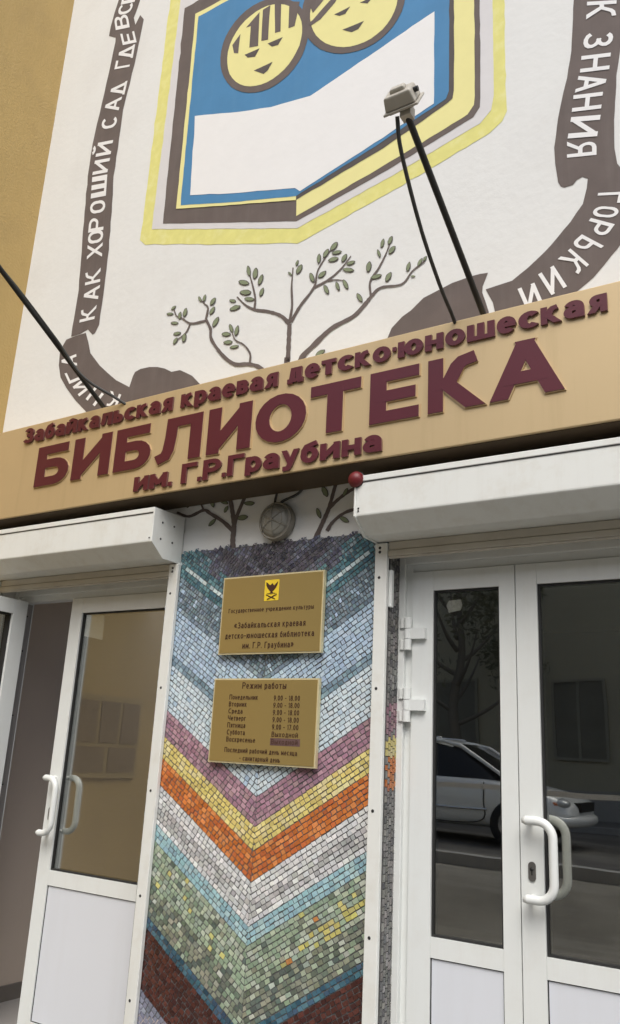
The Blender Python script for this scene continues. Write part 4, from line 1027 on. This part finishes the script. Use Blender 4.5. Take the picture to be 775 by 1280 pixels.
# car
CARX, CARY = -5.75, -10.2
car = empty('parked_car', (CARX, CARY, GZ+.004), 'silver car parked across the street, mirrored in the right door glass', 'car')
st = [  # x, half width low, half width belt, z bottom, z belt
 (-2.25, .62, .66, .42, .80), (-2.15, .80, .80, .30, .95), (-1.7, .86, .86, .24, 1.00), (-1.0, .87, .87, .22, .97), (0, .88, .88, .22, .94), (.75, .88, .87, .22, .93), (1.2, .87, .84, .22, .88), (1.75, .85, .78, .24, .80), (2.1, .76, .66, .30, .70), (2.26, .60, .52, .38, .58)]
bm = bmesh.new(); rings = []
for x, wl_, wb, zb, zt in st:
    zm = zb+(zt-zb)*.55
    half = [(wl_*.86, zb), (wl_, zb+.10), (wl_*1.015, zm), (wb, zt-.05), (wb*.9, zt), (0, zt+.03)]
    pts = [(y, z) for y, z in half]+[(-y, z) for y, z in half[-2::-1]]
    rings.append([bm.verts.new((x, y, z)) for y, z in pts])
for A, B in zip(rings, rings[1:]):
    n = len(A)
    for k in range(n-1): bm.faces.new((A[k], A[k+1], B[k+1], B[k]))
    bm.faces.new((A[-1], A[0], B[0], B[-1]))
bm.faces.new(rings[0]); bm.faces.new(rings[-1][::-1]); bmesh.ops.recalc_face_normals(bm, faces=bm.faces)
for f in bm.faces: f.smooth = True
car.scale = (1, 1, 1.05)
body = new_obj('body', bm, M['carpaint'], car)
body.modifiers.new('sub', 'SUBSURF').levels = 2; body.modifiers['sub'].render_levels = 2
bm = bmesh.new(); rings = []
for x, w0, w1, z0, z1 in ((-2.05, .72, .58, .90, 1.02), (-1.55, .78, .58, .93, 1.35), (-1.2, .79, .59, .93, 1.42), (-.8, .80, .60, .93, 1.455), (-.4, .80, .60, .92, 1.465), (0, .80, .60, .92, 1.45), (.35, .79, .59, .91, 1.40), (.55, .78, .59, .90, 1.33), (1.35, .72, .64, .84, .89)):
    rings.append([bm.verts.new((x, y, z)) for y, z in ((w0, z0), (w1+.03, z1-.06), (w1-.06, z1), (-w1+.06, z1), (-w1-.03, z1-.06), (-w0, z0))])
for A, B in zip(rings, rings[1:]):
    for k in range(5):
        f = bm.faces.new((A[k], A[k+1], B[k+1], B[k])); f.smooth = True
        f.material_index = 1 if k in (0, 4) else 0
        if A is rings[-2] or A is rings[-3] or A is rings[0]: f.material_index = 1
bm.faces.new(rings[0]).material_index = 1; bm.faces.new(rings[-1][::-1])
bmesh.ops.recalc_face_normals(bm, faces=bm.faces)
new_obj('cabin', bm, [M['carpaint'], M['carglass']], car)
bm = bmesh.new()
for s in (-1, 1):
    tube(bm, [(.45, s*.60, 1.38), (1.30, s*.71, .89)], .03, 8); tube(bm, [(-.35, s*.63, 1.43), (-.38, s*.81, .94)], .035, 8); tube(bm, [(-1.5, s*.61, 1.34), (-1.95, s*.74, .97)], .06, 8)
    tube(bm, [(.5, s*.61, 1.36), (.2, s*.625, 1.415), (-.4, s*.635, 1.445), (-.9, s*.635, 1.425), (-1.5, s*.62, 1.33)], .028, 8)
new_obj('pillars', bm, M['carpaint'], car)
for s in (-1, 1):
    bm = bmesh.new(); tube(bm, smooth_path([(.1, s*.52, 1.43), (.0, s*.52, 1.475), (-1.0, s*.53, 1.475), (-1.3, s*.53, 1.40)], 4), .014, 8); new_obj('roof_rail', bm, M['chrome'], car)
    for x in (-1.35, 1.35):
        w = None
        bm = bmesh.new(); lathe(bm, [(.20, .0), (.30, .0), (.32, .03), (.32, .17), (.30, .20), (.20, .20)], (x, s*.70, .32), (0, s, 0), 28); w = new_obj('wheel', bm, M['tyre'], car)
        bm = bmesh.new(); lathe(bm, [(0, .17), (.05, .185), (.08, .165), (.19, .18), (.21, .195), (.21, .1)], (x, s*.70, .32), (0, s, 0), 28); new_obj('rim', bm, M['rim'], w)
    bm = bmesh.new(); bmesh.ops.create_uvsphere(bm, u_segments=16, v_segments=10, radius=1, matrix=Matrix.Translation((2.0, s*.53, .64)) @ Matrix.Rotation(-s*.6, 4, 'Z') @ Matrix.Diagonal((.15, .20, .075, 1)))
    new_obj('headlight', bm, M['lens'], car, smooth=True)
    bm = bmesh.new(); bmesh.ops.create_uvsphere(bm, u_segments=12, v_segments=8, radius=1, matrix=Matrix.Translation((1.93, s*.70, .63)) @ Matrix.Diagonal((.09, .035, .04, 1)))
    new_obj('indicator', bm, M['orangelens'], car, smooth=True)
    for x in (.15, -.85):
        bm = bmesh.new(); box(bm, x-.1, x+.1, s*.905-.015, s*.905+.015, .78, .81); new_obj('door_handle', bm, M['chrome'], car, bevel=.008)
for s in (-1, 1):
    bm = bmesh.new()
    tube(bm, smooth_path([(.92, s*.845, .86), (.94, s*.885, .62), (.90, s*.87, .34), (.2, s*.885, .30), (-.35, s*.885, .32), (-.37, s*.895, .62), (-.38, s*.87, .92)], 5), .009, 6)
    new_obj('door_seam', bm, M['gasket'], car)
    bm = bmesh.new(); tube(bm, [(1.0, s*.900, .50), (.2, s*.905, .51), (-1.0, s*.90, .51)], .016, 6); new_obj('side_moulding', bm, M['chrome'], car)
bm = bmesh.new(); box(bm, 2.16, 2.27, -.36, .36, .54, .66); new_obj('grille', bm, M['blackmetal'], car, bevel=.02)
bm = bmesh.new(); tube(bm, smooth_path([(1.78, -.84, .42), (2.06, -.72, .42), (2.24, -.40, .42), (2.28, 0, .42), (2.24, .40, .42), (2.06, .72, .42), (1.78, .84, .42)], 6), .075, 10); new_obj('bumper', bm, M['carpaint'], car)

# barrier tape strung along the edge of the slope
bt = empty('barrier_tape', (-3, -6.4, GZ), 'thin red and white barrier tape strung along the street edge on posts', 'barrier')
bm = bmesh.new()
for k in range(80):
    x = -9+k*.2
    z = .93-.05*math.sin(math.pi*((k % 40)/40))
    z2 = .93-.05*math.sin(math.pi*(((k+1) % 40)/40)) if (k+1) % 40 else .93
    v = [bm.verts.new(p) for p in ((x, 0, z-.028), (x+.2, 0, z2-.028), (x+.2, 0.004, z2+.028), (x, .004, z+.028))]
    bm.faces.new(v).material_index = k % 2
new_obj('tape', bm, [M['tape'], M['tape']], bt)
for x in (-9, 1.4, 7):
    bm = bmesh.new(); tube(bm, [(x, -.03, -.05), (x, -.03, 1.0)], .022, 8); new_obj('post', bm, M['post'], bt)

# tree across the street
tr = empty('street_tree', (-7.6, -15.0, GZ), 'leafy tree before the opposite facade, mirrored at the top of the narrow right pane', 'tree')
bm = bmesh.new()
tube(bm, smooth_path([(0, 0, 0), (.05, .02, 1.2), (-.05, .05, 2.4), (.1, 0, 3.6), (.05, .1, 5.2)], 4), .17, 10, taper=.3)
limbs = []
for k in range(11):
    a = k*2.4; z = 2.0+k*.28; r = 1.5-.06*k
    e = (r*math.cos(a), r*math.sin(a)*.8, z+1.0+.05*k); limbs.append(e)
    tube(bm, bez((0, .02, z), (r*.5*math.cos(a), r*.4*math.sin(a), z+.25), e, 7), .06, 7, taper=.25)
new_obj('trunk', bm, M['bark'], tr)
bm = bmesh.new(); rt = random.Random(5)
cl = [(Vector(e)+Vector((rt.gauss(0, .35), rt.gauss(0, .3), rt.gauss(.1, .3))), rt.uniform(.35, .75)) for e in limbs*2]+[(Vector((0, 0, 5.3)), .7)]
for c, rad in cl:
    for i in range(120):
        d = Vector((rt.gauss(0, 1), rt.gauss(0, 1), rt.gauss(0, .8))).normalized()*rad*rt.uniform(.3, 1.05)
        p = c+d; u = Vector((rt.gauss(0, 1), rt.gauss(0, 1), rt.gauss(0, 1))).normalized(); w_ = u.orthogonal().normalized(); l_ = rt.uniform(.05, .10)
        bm.faces.new([bm.verts.new(p+u*l_), bm.verts.new(p+w_*l_*.45), bm.verts.new(p-u*l_), bm.verts.new(p-w_*l_*.45)])
new_obj('crown', bm, M['leaf'], tr)
